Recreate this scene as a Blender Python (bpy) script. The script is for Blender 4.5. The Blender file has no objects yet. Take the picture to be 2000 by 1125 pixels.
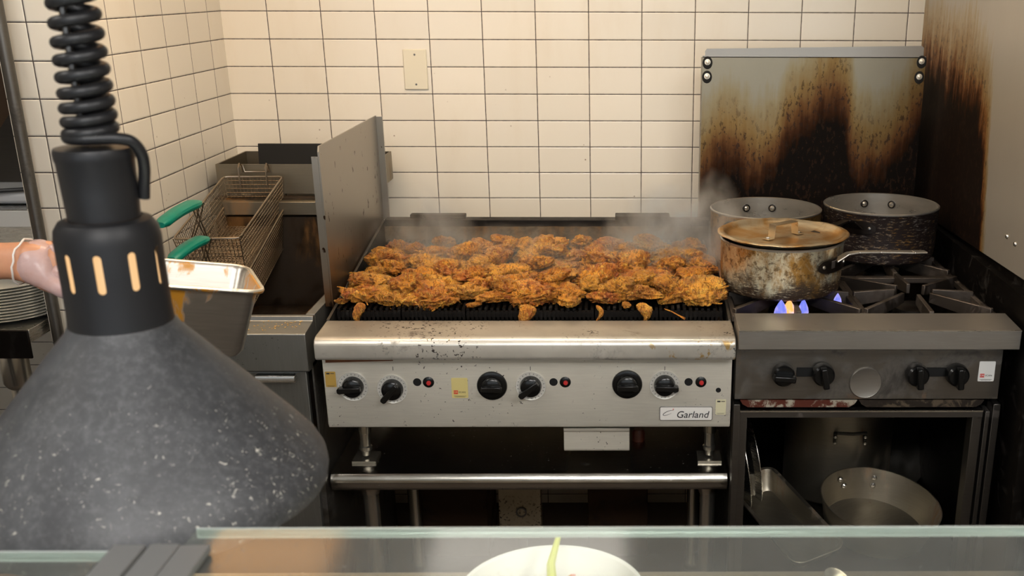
import bpy, bmesh, math, random
from mathutils import Vector, Matrix, noise
PI = math.pi
random.seed(7)
sc = bpy.context.scene
COL = sc.collection

# ------------------------------------------------------------------ camera
W_PX, H_PX = 2000, 1125
CAM = Vector((0.40823, -3.26058, 1.65194))
F_PX, CX, CY = 2101.29, 1242.68, 716.59
YAW, PIT, ROL = math.radians(-0.7097), math.radians(19.687), math.radians(0.2009)
def cam_axes():
    cy, sy, cp, sp = math.cos(YAW), math.sin(YAW), math.cos(PIT), math.sin(PIT)
    fw = Vector((-sy*cp, cy*cp, -sp)); rt = Vector((cy, sy, 0)); up = rt.cross(fw)
    c, s = math.cos(ROL), math.sin(ROL)
    return c*rt+s*up, -s*rt+c*up, fw
RT, UP, FW = cam_axes()
cd = bpy.data.cameras.new('camera'); cam = bpy.data.objects.new('camera', cd); COL.objects.link(cam)
m = Matrix((RT, UP, -FW)).transposed().to_4x4(); m.translation = CAM; cam.matrix_world = m
cd.sensor_width = 36; cd.lens = F_PX*36/W_PX
cd.shift_x = (W_PX/2-CX)/W_PX; cd.shift_y = (CY-H_PX/2)/W_PX
cd.clip_start = .02
cd.dof.use_dof = True; cd.dof.focus_distance = 2.45; cd.dof.aperture_fstop = 11
sc.camera = cam

# ------------------------------------------------------------------ world, exposure
wd = bpy.data.worlds.new('world'); sc.world = wd; wd.use_nodes = True
wd.node_tree.nodes['Background'].inputs[0].default_value = (.9, .85, .78, 1)
wd.node_tree.nodes['Background'].inputs[1].default_value = .08
vs = sc.view_settings
vs.view_transform = 'Standard'; vs.look = 'None'; vs.gamma = 1; vs.use_curve_mapping = False
vs.exposure = 0.10
sc.cycles.use_denoising = True
sc.cycles.max_bounces = 7; sc.cycles.diffuse_bounces = 3; sc.cycles.glossy_bounces = 4
sc.cycles.transmission_bounces = 6; sc.cycles.transparent_max_bounces = 12; sc.cycles.volume_bounces = 0
sc.cycles.volume_step_rate = 3.0; sc.cycles.volume_max_steps = 64
sc.cycles.caustics_reflective = False; sc.cycles.caustics_refractive = False
sc.cycles.sample_clamp_indirect = 4

# ------------------------------------------------------------------ lamps of the room: (name, label, x, y, z, sx, sy, colour, strength)
LAMPS = [
 ('hood_light', 'long warm hood light above the char broiler', .42, -1.13, 2.30, .90, .12, (1, .83, .62), 40),
 ('hood_light', 'warm hood light above the fryer', -.48, -1.10, 2.30, .40, .12, (1, .78, .52), 40),
 ('hood_light', 'dim amber glowing hood panel above the fryer', -.62, -.80, 2.30, .55, .30, (1, .48, .15), 4.0),
 ('hood_light', 'dim white glowing hood panel above the middle of the char broiler', .16, -.80, 2.30, .50, .28, (1, .92, .80), 4.5),
 ('ceiling_light', 'white ceiling light panel over the far end of the service counter', 1.6, -3.4, 2.66, .6, .6, (1, .97, .93), 30),
 ('ceiling_light', 'white ceiling light panel behind the service counter', .3, -4.2, 2.66, 1.2, .6, (1, .97, .94), 30),
 ('ceiling_light', 'white ceiling light panel over the end of the aisle', -1.3, -2.6, 2.66, .6, .6, (1, .95, .88), 13),
]

# ------------------------------------------------------------------ helpers
def tag(o, label=None, cat=None, group=None, kind=None):
    if label: o['label'] = label
    if cat: o['category'] = cat
    if group: o['group'] = group
    if kind: o['kind'] = kind
    return o
def thing(name, label, cat, loc=(0, 0, 0), rz=0, group=None):
    o = bpy.data.objects.new(name, None); COL.objects.link(o)
    o.location = loc; o.rotation_euler = (0, 0, rz); o.empty_display_size = .05
    return tag(o, label, cat, group)
def copy_tree(o, parent=None):
    c = o.copy(); COL.objects.link(c); c.parent = parent
    for ch in [x for x in bpy.data.objects if x.parent == o]: copy_tree(ch, c)
    return c
class MB:
    def __init__(s): s.bm = bmesh.new()
    def box(s, x0, x1, y0, y1, z0, z1, mt=None):
        v = [s.bm.verts.new(Vector(p)) for p in [(x0,y0,z0),(x1,y0,z0),(x1,y1,z0),(x0,y1,z0),(x0,y0,z1),(x1,y0,z1),(x1,y1,z1),(x0,y1,z1)]]
        if mt:
            for a in v: a.co = mt @ a.co
        for f in ((3,2,1,0),(4,5,6,7),(0,1,5,4),(1,2,6,5),(2,3,7,6),(3,0,4,7)): s.bm.faces.new([v[i] for i in f])
        return s
    def hexa(s, pts):
        v = [s.bm.verts.new(Vector(p)) for p in pts]
        for f in ((3,2,1,0),(4,5,6,7),(0,1,5,4),(1,2,6,5),(2,3,7,6),(3,0,4,7)): s.bm.faces.new([v[i] for i in f])
        return s
    def prism(s, poly, a0, a1, axis='x'):   # polygon in the two other axes, extruded along axis
        def P(p, a): return {'x': (a, p[0], p[1]), 'y': (p[0], a, p[1]), 'z': (p[0], p[1], a)}[axis]
        A = [s.bm.verts.new(P(p, a0)) for p in poly]; B = [s.bm.verts.new(P(p, a1)) for p in poly]
        n = len(poly)
        s.bm.faces.new(A[::-1]); s.bm.faces.new(B)
        for i in range(n): s.bm.faces.new((A[i], A[(i+1) % n], B[(i+1) % n], B[i]))
        return s
    def tube(s, pts, r, n=8, closed=False, cap=True):
        pts = [Vector(p) for p in pts]; N = len(pts); rings = []
        rr = r if isinstance(r, (list, tuple)) else [r]*N
        up = None
        for i, p in enumerate(pts):
            if closed: t = pts[(i+1) % N]-pts[i-1]
            else: t = pts[min(i+1, N-1)]-pts[max(i-1, 0)]
            if t.length < 1e-9: t = Vector((0, 0, 1))
            t.normalize()
            if up is None:
                up = Vector((0, 0, 1)) if abs(t.z) < .9 else Vector((1, 0, 0))
            u = up-t*up.dot(t)
            if u.length < 1e-6: u = t.orthogonal()
            u.normalize(); up = u; w = t.cross(u)
            rings.append([s.bm.verts.new(p+(u*math.cos(2*PI*k/n)+w*math.sin(2*PI*k/n))*rr[i]) for k in range(n)])
        for i in range(N if closed else N-1):
            a, b = rings[i], rings[(i+1) % N]
            for k in range(n): s.bm.faces.new((a[k], a[(k+1) % n], b[(k+1) % n], b[k]))
        if cap and not closed:
            s.bm.faces.new(rings[0][::-1]); s.bm.faces.new(rings[-1])
        return s
    def lathe(s, prof, n=48, c=(0, 0, 0), mt=None, closed=False):   # prof [(r,z)]
        c = Vector(c); rings = []
        for r, z in prof:
            if r < 1e-6: rings.append([s.bm.verts.new(Vector((0, 0, z)))])
            else: rings.append([s.bm.verts.new(Vector((r*math.cos(2*PI*k/n), r*math.sin(2*PI*k/n), z))) for k in range(n)])
        vv = [v for r in rings for v in r]
        for i in range(len(rings)-(0 if closed else 1)):
            a, b = rings[i], rings[(i+1) % len(rings)]
            for k in range(n):
                k2 = (k+1) % n
                if len(a) == 1 and len(b) == 1: continue
                if len(a) == 1: s.bm.faces.new((a[0], b[k], b[k2]))
                elif len(b) == 1: s.bm.faces.new((a[k], b[0], a[k2]))
                else: s.bm.faces.new((a[k], b[k], b[k2], a[k2]))
        for v in vv:
            v.co = (mt @ v.co if mt else v.co)+c
        return s
    def build(s, name, mat, parent=None, smooth=True, bevel=0, seg=2, ang=35, loc=None, fix=True):
        if fix: bmesh.ops.recalc_face_normals(s.bm, faces=s.bm.faces)
        me = bpy.data.meshes.new(name); s.bm.to_mesh(me); s.bm.free()
        o = bpy.data.objects.new(name, me); COL.objects.link(o)
        if mat: me.materials.append(mat)
        if parent: o.parent = parent
        if loc: o.location = loc
        if bevel:
            b = o.modifiers.new('bevel', 'BEVEL'); b.width = bevel; b.segments = seg; b.limit_method = 'ANGLE'; b.angle_limit = math.radians(30)
        if smooth:
            for p in me.polygons: p.use_smooth = True
            lim = math.radians(ang)
            bm2 = bmesh.new(); bm2.from_mesh(me)
            for e in bm2.edges:
                if len(e.link_faces) == 2 and e.calc_face_angle(0) > lim: e.smooth = False
            bm2.to_mesh(me); bm2.free()
        return o
RX = lambda a: Matrix.Rotation(a, 4, 'X')
RY = lambda a: Matrix.Rotation(a, 4, 'Y')
RZ = lambda a: Matrix.Rotation(a, 4, 'Z')
def arc(cx, cy, r, a0, a1, n): return [(cx+r*math.cos(a0+(a1-a0)*i/n), cy+r*math.sin(a0+(a1-a0)*i/n)) for i in range(n+1)]
def rrect(x0, x1, y0, y1, r, n=5):
    return arc(x1-r, y1-r, r, 0, PI/2, n)+arc(x0+r, y1-r, r, PI/2, PI, n)+arc(x0+r, y0+r, r, PI, 1.5*PI, n)+arc(x1-r, y0+r, r, 1.5*PI, 2*PI, n)
def text_mesh(name, body, size, mat, parent, mt, shear=0, depth=.0004, sx=1):
    cu = bpy.data.curves.new(name, 'FONT'); cu.body = body; cu.size = size; cu.extrude = depth; cu.shear = shear
    cu.align_x = 'CENTER'; cu.align_y = 'CENTER'; cu.resolution_u = 4
    t = bpy.data.objects.new(name, cu); COL.objects.link(t)
    dg = bpy.context.evaluated_depsgraph_get(); me = bpy.data.meshes.new_from_object(t.evaluated_get(dg))
    bpy.data.objects.remove(t); bpy.data.curves.remove(cu)
    me.transform(Matrix.Diagonal((sx, 1, 1, 1))); me.transform(mt)
    o = bpy.data.objects.new(name, me); COL.objects.link(o); me.materials.clear(); me.materials.append(mat); o.parent = parent
    return o
FRONT = RX(PI/2)      # text facing -Y

# ------------------------------------------------------------------ material helpers
class NT:
    def __init__(s, name):
        s.m = bpy.data.materials.new(name); s.m.use_nodes = True; s.t = s.m.node_tree; s.n = s.t.nodes
        s.b = s.n['Principled BSDF']; s.out = s.n['Material Output']
    def add(s, typ, **k):
        n = s.n.new(typ)
        for a, v in k.items():
            if hasattr(n, a) and a not in ('inputs',): setattr(n, a, v)
        return n
    def plug(s, sock, v):
        if isinstance(v, bpy.types.NodeSocket): s.t.links.new(v, sock)
        else:
            if isinstance(v, tuple) and len(v) == 3 and sock.type == 'RGBA': v = (*v, 1)
            sock.default_value = v
    def coord(s, kind='Object'): return s.add('ShaderNodeTexCoord').outputs[kind]
    def pos(s): return s.add('ShaderNodeNewGeometry').outputs['Position']
    def map(s, v, scale=(1, 1, 1), loc=(0, 0, 0)):
        n = s.add('ShaderNodeMapping'); s.plug(n.inputs[0], v); n.inputs['Scale'].default_value = scale; n.inputs['Location'].default_value = loc; return n.outputs[0]
    def noise(s, v, scale, detail=4, rough=.55, dist=0, col=False):
        n = s.add('ShaderNodeTexNoise'); s.plug(n.inputs['Vector'], v); n.inputs['Scale'].default_value = scale
        n.inputs['Detail'].default_value = detail; n.inputs['Roughness'].default_value = rough; n.inputs['Distortion'].default_value = dist
        return n.outputs['Color' if col else 'Fac']
    def vor(s, v, scale, feat='F1', rnd=1):
        n = s.add('ShaderNodeTexVoronoi'); n.feature = feat; s.plug(n.inputs['Vector'], v); n.inputs['Scale'].default_value = scale; n.inputs['Randomness'].default_value = rnd
        return n.outputs['Distance']
    def math(s, op, a, b=0, c=0):
        n = s.add('ShaderNodeMath'); n.operation = op; s.plug(n.inputs[0], a); s.plug(n.inputs[1], b)
        if op in ('MULTIPLY_ADD', 'COMPARE', 'SMOOTH_MIN'): s.plug(n.inputs[2], c)
        return n.outputs[0]
    def ramp(s, f, stops, interp='LINEAR'):
        n = s.add('ShaderNodeValToRGB'); s.plug(n.inputs[0], f); r = n.color_ramp; r.interpolation = interp
        while len(r.elements) < len(stops): r.elements.new(.5)
        for e, (p, c) in zip(r.elements, stops):
            e.position = p; e.color = (c, c, c, 1) if not isinstance(c, tuple) else (*c, 1)
        return n.outputs[0]
    def step(s, f, a, b): 
        n = s.add('ShaderNodeMapRange'); s.plug(n.inputs[0], f); n.inputs[1].default_value = a; n.inputs[2].default_value = b; n.interpolation_type = 'SMOOTHSTEP'; return n.outputs[0]
    def mix(s, f, a, b, mode='MIX'):
        n = s.add('ShaderNodeMix'); n.data_type = 'RGBA'; n.blend_type = mode; s.plug(n.inputs[0], f); s.plug(n.inputs[6], a); s.plug(n.inputs[7], b); return n.outputs[2]
    def sep(s, v):
        n = s.add('ShaderNodeSeparateXYZ'); s.plug(n.inputs[0], v); return n.outputs
    def comb(s, x, y, z):
        n = s.add('ShaderNodeCombineXYZ'); s.plug(n.inputs[0], x); s.plug(n.inputs[1], y); s.plug(n.inputs[2], z); return n.outputs[0]
    def curve(s, v, pts):
        n = s.add('ShaderNodeFloatCurve'); s.plug(n.inputs['Value'], v); c = n.mapping.curves[0]
        n.mapping.use_clip = False
        while len(c.points) < len(pts): c.points.new(.5, .5)
        for p, (x, y) in zip(c.points, pts): p.location = (x, y)
        n.mapping.update(); return n.outputs[0]
    def bump(s, h, strength=.3, dist=.002):
        n = s.add('ShaderNodeBump'); s.plug(n.inputs['Height'], h); n.inputs['Strength'].default_value = strength; n.inputs['Distance'].default_value = dist
        s.t.links.new(n.outputs[0], s.b.inputs['Normal']); return n.outputs[0]
    def set(s, **k):
        names = dict(col='Base Color', rough='Roughness', metal='Metallic', spec='Specular IOR Level', trans='Transmission Weight', ior='IOR', sub='Subsurface Weight', coat='Coat Weight', emit='Emission Color', emits='Emission Strength', alpha='Alpha', sss='Subsurface Scale', crough='Coat Roughness')
        for a, v in k.items(): s.plug(s.b.inputs[names[a]], v)
        return s.m
def plain(name, col, rough=.5, metal=0, **k):
    t = NT(name); return t.set(col=col, rough=rough, metal=metal, **k)
def steel(name, col=(.56, .53, .48), rough=.3, grime=.35, gcol=(.07, .035, .014), scale=6, brush=(1, 1, 30), spots=0.0, scol=(.02, .012, .008), amber=0, met=1.0):
    t = NT(name); p = t.coord()
    br = t.noise(t.map(p, brush), 18, 3, .7)
    big = t.noise(p, 3.1, 3)
    c = t.mix(t.step(big, .3, .75), tuple(x*.80 for x in col), col)
    c = t.mix(t.math('MULTIPLY', t.step(br, .35, .75), .25), c, tuple(min(1, x*1.25) for x in col))
    g = t.noise(p, scale, 8, .68, .6)
    gm = t.step(g, .74-grime*.55, .86-grime*.35)
    c = t.mix(t.math('MULTIPLY', gm, .85), c, gcol)
    if amber:
        a = t.noise(t.map(p, (1, 1, .4)), scale*1.7, 6, .6, .3)
        am = t.math('MULTIPLY', t.step(a, .62-amber*.35, .8-amber*.2), .75)
        c = t.mix(am, c, (.30, .13, .025)); gm = t.math('MAXIMUM', gm, am)
    if spots:
        sp = t.noise(p, 120, 3, .6, .3); area = t.noise(p, 5, 3)
        sm = t.math('MULTIPLY', t.step(sp, .72-spots*.12, .74-spots*.12), t.step(area, .42, .58))
        c = t.mix(sm, c, scol); gm = t.math('MAXIMUM', gm, sm)
    r = t.math('MULTIPLY_ADD', gm, .35, t.math('MULTIPLY_ADD', br, .18, rough-.09))
    t.set(col=c, rough=r, metal=t.math('MULTIPLY_ADD', gm, -.75*met, met))
    t.bump(t.math('MULTIPLY_ADD', gm, .6, t.math('MULTIPLY', br, .15)), .18, .0008)
    return t.m

# ---- tiles
TW, TH = .1538, .0769
Z0 = 1.57
def tile_mat(name, axis, off=0.0, col=(.80, .735, .625)):
    t = NT(name); p = t.pos(); x, y, z = t.sep(p)
    u = {'x': x, 'y': y}[axis]
    def cell(v, w, o):
        q = t.math('DIVIDE', t.math('SUBTRACT', v, o), w); f = t.math('FRACT', q); fl = t.math('FLOOR', q)
        e = t.math('MULTIPLY', t.math('MINIMUM', f, t.math('SUBTRACT', 1.0, f)), w); return e, fl
    eu, fu = cell(u, TW, off); ez, fz = cell(z, TH, Z0-20*TH)
    e = t.math('MINIMUM', eu, ez)
    e = t.math('ADD', e, t.math('MULTIPLY', t.math('SUBTRACT', t.noise(p, 60, 2), .5), .0009))
    grout = t.step(e, .0016, .0008)
    wn = t.add('ShaderNodeTexWhiteNoise'); wn.noise_dimensions = '2D'; t.plug(wn.inputs[0], t.comb(fu, fz, 0.0))
    c = t.mix(wn.outputs[0], tuple(v*.955 for v in col), tuple(min(1, v*1.02) for v in col))
    st = t.noise(t.map(p, (1, 1, .25)), 7, 5, .6)
    c = t.mix(t.math('MULTIPLY', t.step(st, .5, .85), .28), c, (.60, .47, .30))
    # grease specks, denser low down behind the grill
    sp = t.vor(p, 30); sel = t.noise(p, 9, 2)
    low = t.step(z, 1.55, 1.1)
    sm = t.math('MULTIPLY', t.math('MULTIPLY', t.step(sp, .085, .05), t.step(sel, .52, .56)), low)
    c = t.mix(t.math('MULTIPLY', sm, .75), c, (.16, .08, .03))
    c = t.mix(grout, c, (.06, .045, .04))
    h = t.math('MINIMUM', e, .0035)
    t.set(col=c, rough=t.math('MULTIPLY_ADD', grout, .6, t.math('MULTIPLY_ADD', st, .2, .12)), spec=.5)
    t.bump(t.math('MULTIPLY', h, 300), .35, .003)
    return t.m
M = {}
M['tile_back'] = tile_mat('tile_back', 'x', 0.0)
M['tile_side'] = tile_mat('tile_side', 'y', -.107)
M['tile_end'] = tile_mat('tile_end', 'x', -.816)
M['plaster'] = plain('painted_plaster', (.55, .50, .43), .7)
M['ceiling'] = plain('ceiling_paint', (.62, .58, .52), .8)
def floor_mat():
    t = NT('greasy_floor'); p = t.pos(); n = t.noise(p, 4, 6)
    return t.set(col=t.mix(n, (.03, .022, .018), (.075, .055, .042)), rough=.55)
M['floor'] = floor_mat()
def ledge_stain_shade(m_):
    t = NT.__new__(NT); t.m = m_; t.t = m_.node_tree; t.n = t.t.nodes; t.b = t.n['Principled BSDF']
    p = t.coord(); x, y, z = t.sep(p)
    k = t.math('MULTIPLY', t.step(t.noise(t.map(p, (1, 1, .6)), 38, 4, .6, .6), .56, .62), t.math('MULTIPLY', t.step(x, .40, .50), t.step(y, -1.072, -1.078)))
    old = t.b.inputs['Base Color'].links[0].from_socket
    top_shade = t.math('MULTIPLY', t.step(y, -1.072, -1.060), t.math('MULTIPLY_ADD', t.noise(p, 12, 5), .25, .75))  # top side darkened in the colour to offset the hood light
    old = t.mix(t.math('MULTIPLY', top_shade, .9), old, t.mix(1.0, old, (.46, .40, .34), 'MULTIPLY'))
    t.plug(t.b.inputs['Base Color'], t.mix(t.math('MULTIPLY', k, .8), old, (.42, .24, .03))); return m_
M['steel_ledge'] = steel('broiler_ledge_steel', (.70, .67, .60), .33, .32, met=.62, spots=1.0, scale=9, brush=(1, 1, 1))
M['steel_front'] = steel('broiler_front_steel', (.82, .78, .68), .38, .22, met=.42, spots=.42, scale=5, brush=(1, 1, 25))
M['steel_clean'] = steel('clean_steel', (.60, .58, .54), .28, .06, brush=(1, 1, 25))
M['steel_shelf'] = steel('shelf_steel', (.55, .53, .48), .22, .16, brush=(1, 20, 1), spots=.2)
M['steel_fryer'] = steel('fryer_steel', (.25, .25, .235), .36, .15, met=.8, brush=(20, 20, 1), spots=.2)
M['steel_flue'] = steel('fryer_flue_steel', (.24, .205, .15), .42, .35, amber=.2, brush=(1, 1, 20))
M['steel_tank'] = steel('fryer_tank_steel', (.05, .034, .022), .45, .6, gcol=(.02, .012, .006), amber=.35)
M['steel_dark'] = steel('sooty_steel', (.15, .14, .125), .45, .45, gcol=(.012, .009, .007), scale=7)
M['steel_range'] = steel('range_ledge_steel', (.36, .335, .30), .34, .25, met=.8, gcol=(.05, .035, .025), scale=4, brush=(1, 10, 20))
M['steel_rangefront'] = steel('range_front_steel', (.22, .20, .175), .40, .48, gcol=(.012, .008, .005), scale=9, amber=.12)
M['steel_post'] = steel('post_steel', (.17, .16, .15), .38, .25)
M['black_iron'] = steel('black_cast_iron', (.022, .019, .017), .55, .4, gcol=(.01, .008, .006), scale=20)
M['grate_iron'] = steel('range_grate_iron', (.12, .10, .085), .5, .45, gcol=(.03, .02, .015), scale=14)
M['black_plastic'] = plain('black_plastic', (.005, .005, .005), .22, spec=.4)
M['black_rubber'] = plain('black_rubber', (.010, .010, .011), .40, spec=.35)
M['black_void'] = plain('black_opening', (.003, .003, .003), .9)
M['red_button'] = plain('red_button', (.55, .03, .03), .35)
M['wire'] = steel('basket_wire', (.36, .30, .23), .34, .25, brush=(1, 1, 1))
M['green_grip'] = plain('green_vinyl_grip', (.0, .17, .115), .4)
M['white_plate'] = plain('outlet_plate_ivory', (.70, .64, .48), .4)
def rust_mat():
    t = NT('burnt_rust_strip'); p = t.coord(); return t.set(col=t.mix(t.noise(p, 30, 5), (.09, .02, .006), (.28, .09, .02)), rough=.5)
M['rust'] = rust_mat()

# backsplash soot: its upper outline follows the burners
def soot_mat(name, axis, a0, a1, zlo, zhi, pts, base, hard=1.0, streak=14, add=.5, met=.85):
    t = NT(name); p = t.pos(); x, y, z = t.sep(p); u = {'x': x, 'y': y}[axis]
    un = t.math('DIVIDE', t.math('SUBTRACT', u, a0), a1-a0)
    zn = t.math('DIVIDE', t.math('SUBTRACT', z, zlo), zhi-zlo)
    h = t.curve(un, pts)
    d = t.math('SUBTRACT', h, zn)
    sk = t.map(p, (streak, streak, 1.2))
    d = t.math('ADD', d, t.math('MULTIPLY', t.math('SUBTRACT', t.noise(sk, 3, 6, .65), .5), .30))
    d = t.math('ADD', d, t.math('MULTIPLY', t.math('SUBTRACT', t.noise(p, 16, 6, .65), .5), .16))
    d = t.math('MULTIPLY_ADD', d, hard, add)
    c0 = t.mix(t.noise(t.map(p, (1, 1, .3)), 5, 5), tuple(v*.8 for v in base), base)
    fleck = t.math('MULTIPLY', t.step(t.noise(t.map(p, (1, 1, .5)), 110, 3, .65), .565, .60), t.step(d, .06, .38))
    r = t.ramp(d, [(-.0, (1, .98, .93)), (.10, (.92, .80, .58)), (.26, (.74, .50, .22)), (.38, (.40, .18, .05)), (.46, (.14, .05, .016)), (.56, (.015, .009, .007))])
    c = t.mix(1.0, c0, r, 'MULTIPLY')
    c = t.mix(t.math('MULTIPLY', fleck, .8), c, (.02, .01, .006))
    s = t.step(d, .25, .52)
    t.set(col=c, metal=t.math('MULTIPLY_ADD', s, -met*.95, met), rough=t.math('MULTIPLY_ADD', s, .25, .40), spec=t.math('MULTIPLY_ADD', s, -.42, .5))
    t.bump(t.noise(sk, 6, 4), .06, .001)
    return t.m
sx = lambda px: (.623+(px-1370)*.001385-.60)/.66
sz = lambda py: (1.617-.001396*py-1.0)/.5
SP = [(1370, 395), (1385, 360), (1405, 338), (1440, 345), (1475, 372), (1505, 362), (1530, 325), (1550, 290), (1585, 258), (1622, 232), (1645, 235), (1660, 290), (1675, 345), (1705, 362), (1740, 345), (1770, 320), (1790, 270), (1806, 240)]
M['soot_splash'] = soot_mat('sooty_backsplash_steel', 'x', .60, 1.26, 1.0, 1.5, [(sx(a), sz(b)) for a, b in SP], (.27, .245, .190), add=.56)
# right wall: soot field between y=-.75 and the back
M['soot_wall'] = soot_mat('sooty_wall_steel', 'y', -1.2, 0, .95, 1.75,
    [(0, -.9), (.20, -.8), (.34, -.42), (.40, .02), (.445, .35), (.47, .46), (.52, .54), (.6, .57), (.72, .58), (.85, .60), (1, .62)], (.50, .47, .43), hard=1.9, add=.45, met=.55)

# ------------------------------------------------------------------ room shell
def struct(o): o['kind'] = 'structure'; return o
FX0, FX1, FY0 = -2.8, 1.276, -5.6
struct(MB().box(FX0-.1, 3.1, FY0-.1, .1, -.1, 0).build('floor', M['floor'], smooth=False))
struct(MB().box(FX0-.1, 3.1, FY0-.1, .1, 2.7, 2.8).build('ceiling', M['ceiling'], smooth=False))
struct(MB().box(FX0, FX1+.1, 0, .1, 0, 2.7).build('wall_back', M['tile_back'], smooth=False))
wl = MB().box(-.885, -.7464, -.925, 0, 0, 2.7).build('wall_left', M['tile_side'], smooth=False); struct(wl)
struct(MB().box(-.885, -.7464, -.933, -.925, 0, 2.7).build('wall_left_end', M['tile_end'], smooth=False))
struct(MB().box(FX0-.1, FX0, FY0, 0, 0, 2.7).build('wall_west', M['plaster'], smooth=False))
struct(MB().box(FX0, 3.0, FY0-.1, FY0, 0, 2.7).build('wall_front', M['plaster'], smooth=False))
wg = NT('fill_light_glow'); wg.set(col=(0, 0, 0), emit=(.82, .91, 1), emits=2.2)  # added glowing panels behind the camera, as cool front fill light
for k, (xa, xb) in enumerate(((-1.9, -.5), (-.3, 1.1), (1.3, 2.7))):
    w_ = MB().box(xa, xb, FY0-.02, FY0+.01, .9, 2.35).build('fill_light_panel_%d' % (k+1), wg.m, smooth=False); struct(w_)
struct(MB().box(3.0, 3.1, FY0, -1.15, 0, 2.7).build('wall_east', M['plaster'], smooth=False))
struct(MB().box(1.29, 1.45, -1.15, 0, 0, 2.7).build('wall_right', M['black_iron'], smooth=False))
struct(MB().box(1.45, 3.0, -1.15, -1.05, 0, 2.7).build('wall_right_return', M['plaster'], smooth=False))
# stainless sheet on the right wall, lower edge climbs away from it
wp = thing('wall_panel', 'tall stainless sheet on the side wall, blackened with soot beside the range', 'wall panel', (1.276, 0, 0))
MB().prism([(-1.13, 1.050), (-.004, 1.018), (-.004, 2.69), (-1.13, 2.69)], 0, .013).build('panel_sheet', M['soot_wall'], wp, smooth=False)
for (y, z) in ((-.88, 1.113), (-.935, 1.108), (-.88, 2.1), (-.935, 2.1)):
    MB().lathe([(0, .004), (.004, .003), (.006, 0), (.006, -.0005)], 12, (-.0005, y, z), RY(-PI/2)).build('rivet', M['steel_clean'], wp)
lw = MB().box(1.268, 1.29, -1.13, -.004, .40, 1.018).build('wall_ledge', M['black_iron'], smooth=False)
lw.name = 'wall_trim'; tag(lw, 'soot-blackened lower cladding of the wall beside the range', 'wall panel')

for nm, lb, x, y, z, sx_, sy_, c, st in LAMPS:
    t = NT('glow_'+nm); t.set(col=(0, 0, 0), emit=c, emits=float(st))
    L = thing(nm, lb, 'lamp', (x, y, z))
    MB().box(-sx_/2, sx_/2, -sy_/2, sy_/2, 0, .01).build('diffuser', t.m, L, smooth=False)
    MB().box(-sx_/2-.02, sx_/2+.02, -sy_/2-.02, sy_/2+.02, .0101, .04).build('housing', M['plaster'], L, smooth=False)
# extraction hood above the cooking line, out of frame
hd = thing('exhaust_hood', 'stainless exhaust hood above the cooking line', 'hood', (0, 0, 0))
MB().box(-.74, 1.27, -1.25, -1.22, 2.15, 2.69).build('front_panel', M['steel_clean'], hd, smooth=False)
MB().box(-.74, 1.27, -1.22, -.005, 2.345, 2.36).build('top_panel', M['steel_clean'], hd, smooth=False)

# ------------------------------------------------------------------ wall plate
ob = thing('blank_wall_plate', 'ivory blank wall plate with a yellow grease stain on the back wall tiles', 'wall plate', (-.199, 0, 1.409))
def plate_mat():
    t = NT('stained_ivory'); p = t.coord()
    d = t.math('MULTIPLY_ADD', t.noise(p, 40, 5), .5, t.math('MULTIPLY', t.vor(t.map(p, (1, 1, .5), (-.003, 0, -.01)), 1), -14))
    return t.set(col=t.mix(t.step(d, -.35, .25), (.74, .68, .53), (.62, .45, .13)), rough=.4)
MB().box(-.0345, .0345, -.006, -.0003, -.057, .057).build('plate', plate_mat(), ob, bevel=.0025)
for z in (-.042, .042): MB().lathe([(0, .0012), (.0026, .0008), (.003, 0)], 12, (0, -.006, z), RX(PI/2)).build('screw', M['steel_post'], ob)

# ------------------------------------------------------------------ char broiler
BX0, BX1 = -.252, .648
br = thing('char_broiler', 'wide stainless char broiler on a stand, loaded with orange chicken, six dials on its front', 'char broiler', (0, 0, 0))
ledge_stain_shade(M['steel_ledge'])
MB().prism([(-1.076, .886), (-1.060, .884), (-1.048, .890), (-.965, .890), (-.965, .941), (-1.062, .936), (-1.074, .931), (-1.080, .922), (-1.080, .892)], BX0-.001, BX1+.001).build('front_ledge', M['steel_ledge'], br, bevel=.003)
MB().prism([(-1.04, .888), (-1.04, .722), (-1.036, .713), (-1.02, .710), (-.97, .710), (-.97, .888)], BX0+.002, BX1-.002).build('control_panel', M['steel_front'], br, bevel=.002)
MB().box(BX0+.01, BX0+.03, -.97, -.36, .70, .92).box(BX1-.03, BX1-.01, -.97, -.36, .70, .92).box(BX0+.03, BX1-.03, -.38, -.36, .70, .92).box(BX0+.03, BX1-.03, -.97, -.38, .70, .715).build('body_casing', M['steel_dark'], br, smooth=False)
for x0, x1 in ((BX0, BX0+.006), (BX1-.006, BX1)):
    MB().prism([(-.967, .86), (-.967, .943), (-.34, 1.035), (-.34, .86)], x0, x1).build('side_plate', M['steel_dark'], br, smooth=False)
MB().box(BX0+.006, BX1-.006, -.352, -.342, .86, 1.018).build('rear_plate', steel('burnt_back_plate', (.22, .16, .10), .5, .55, gcol=(.03, .018, .01), scale=16, amber=.5), br, smooth=False)
MB().box(BX0+.004, BX1-.004, -.342, -.30, 1.012, 1.036).build('rear_rail', M['black_iron'], br, bevel=.002)
MB().box(-.18, -.028, -.325, -.30, 1.0365, 1.047).build('flue_tab', M['black_iron'], br, bevel=.002)
MB().box(.385, .535, -.35, -.30, 1.0365, 1.048).build('flue_tab', M['black_iron'], br, bevel=.002)
MB().box(BX0+.006, BX1-.006, -.964, -.939, .880, .905).build('front_gutter', M['black_iron'], br, bevel=.002)
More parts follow.
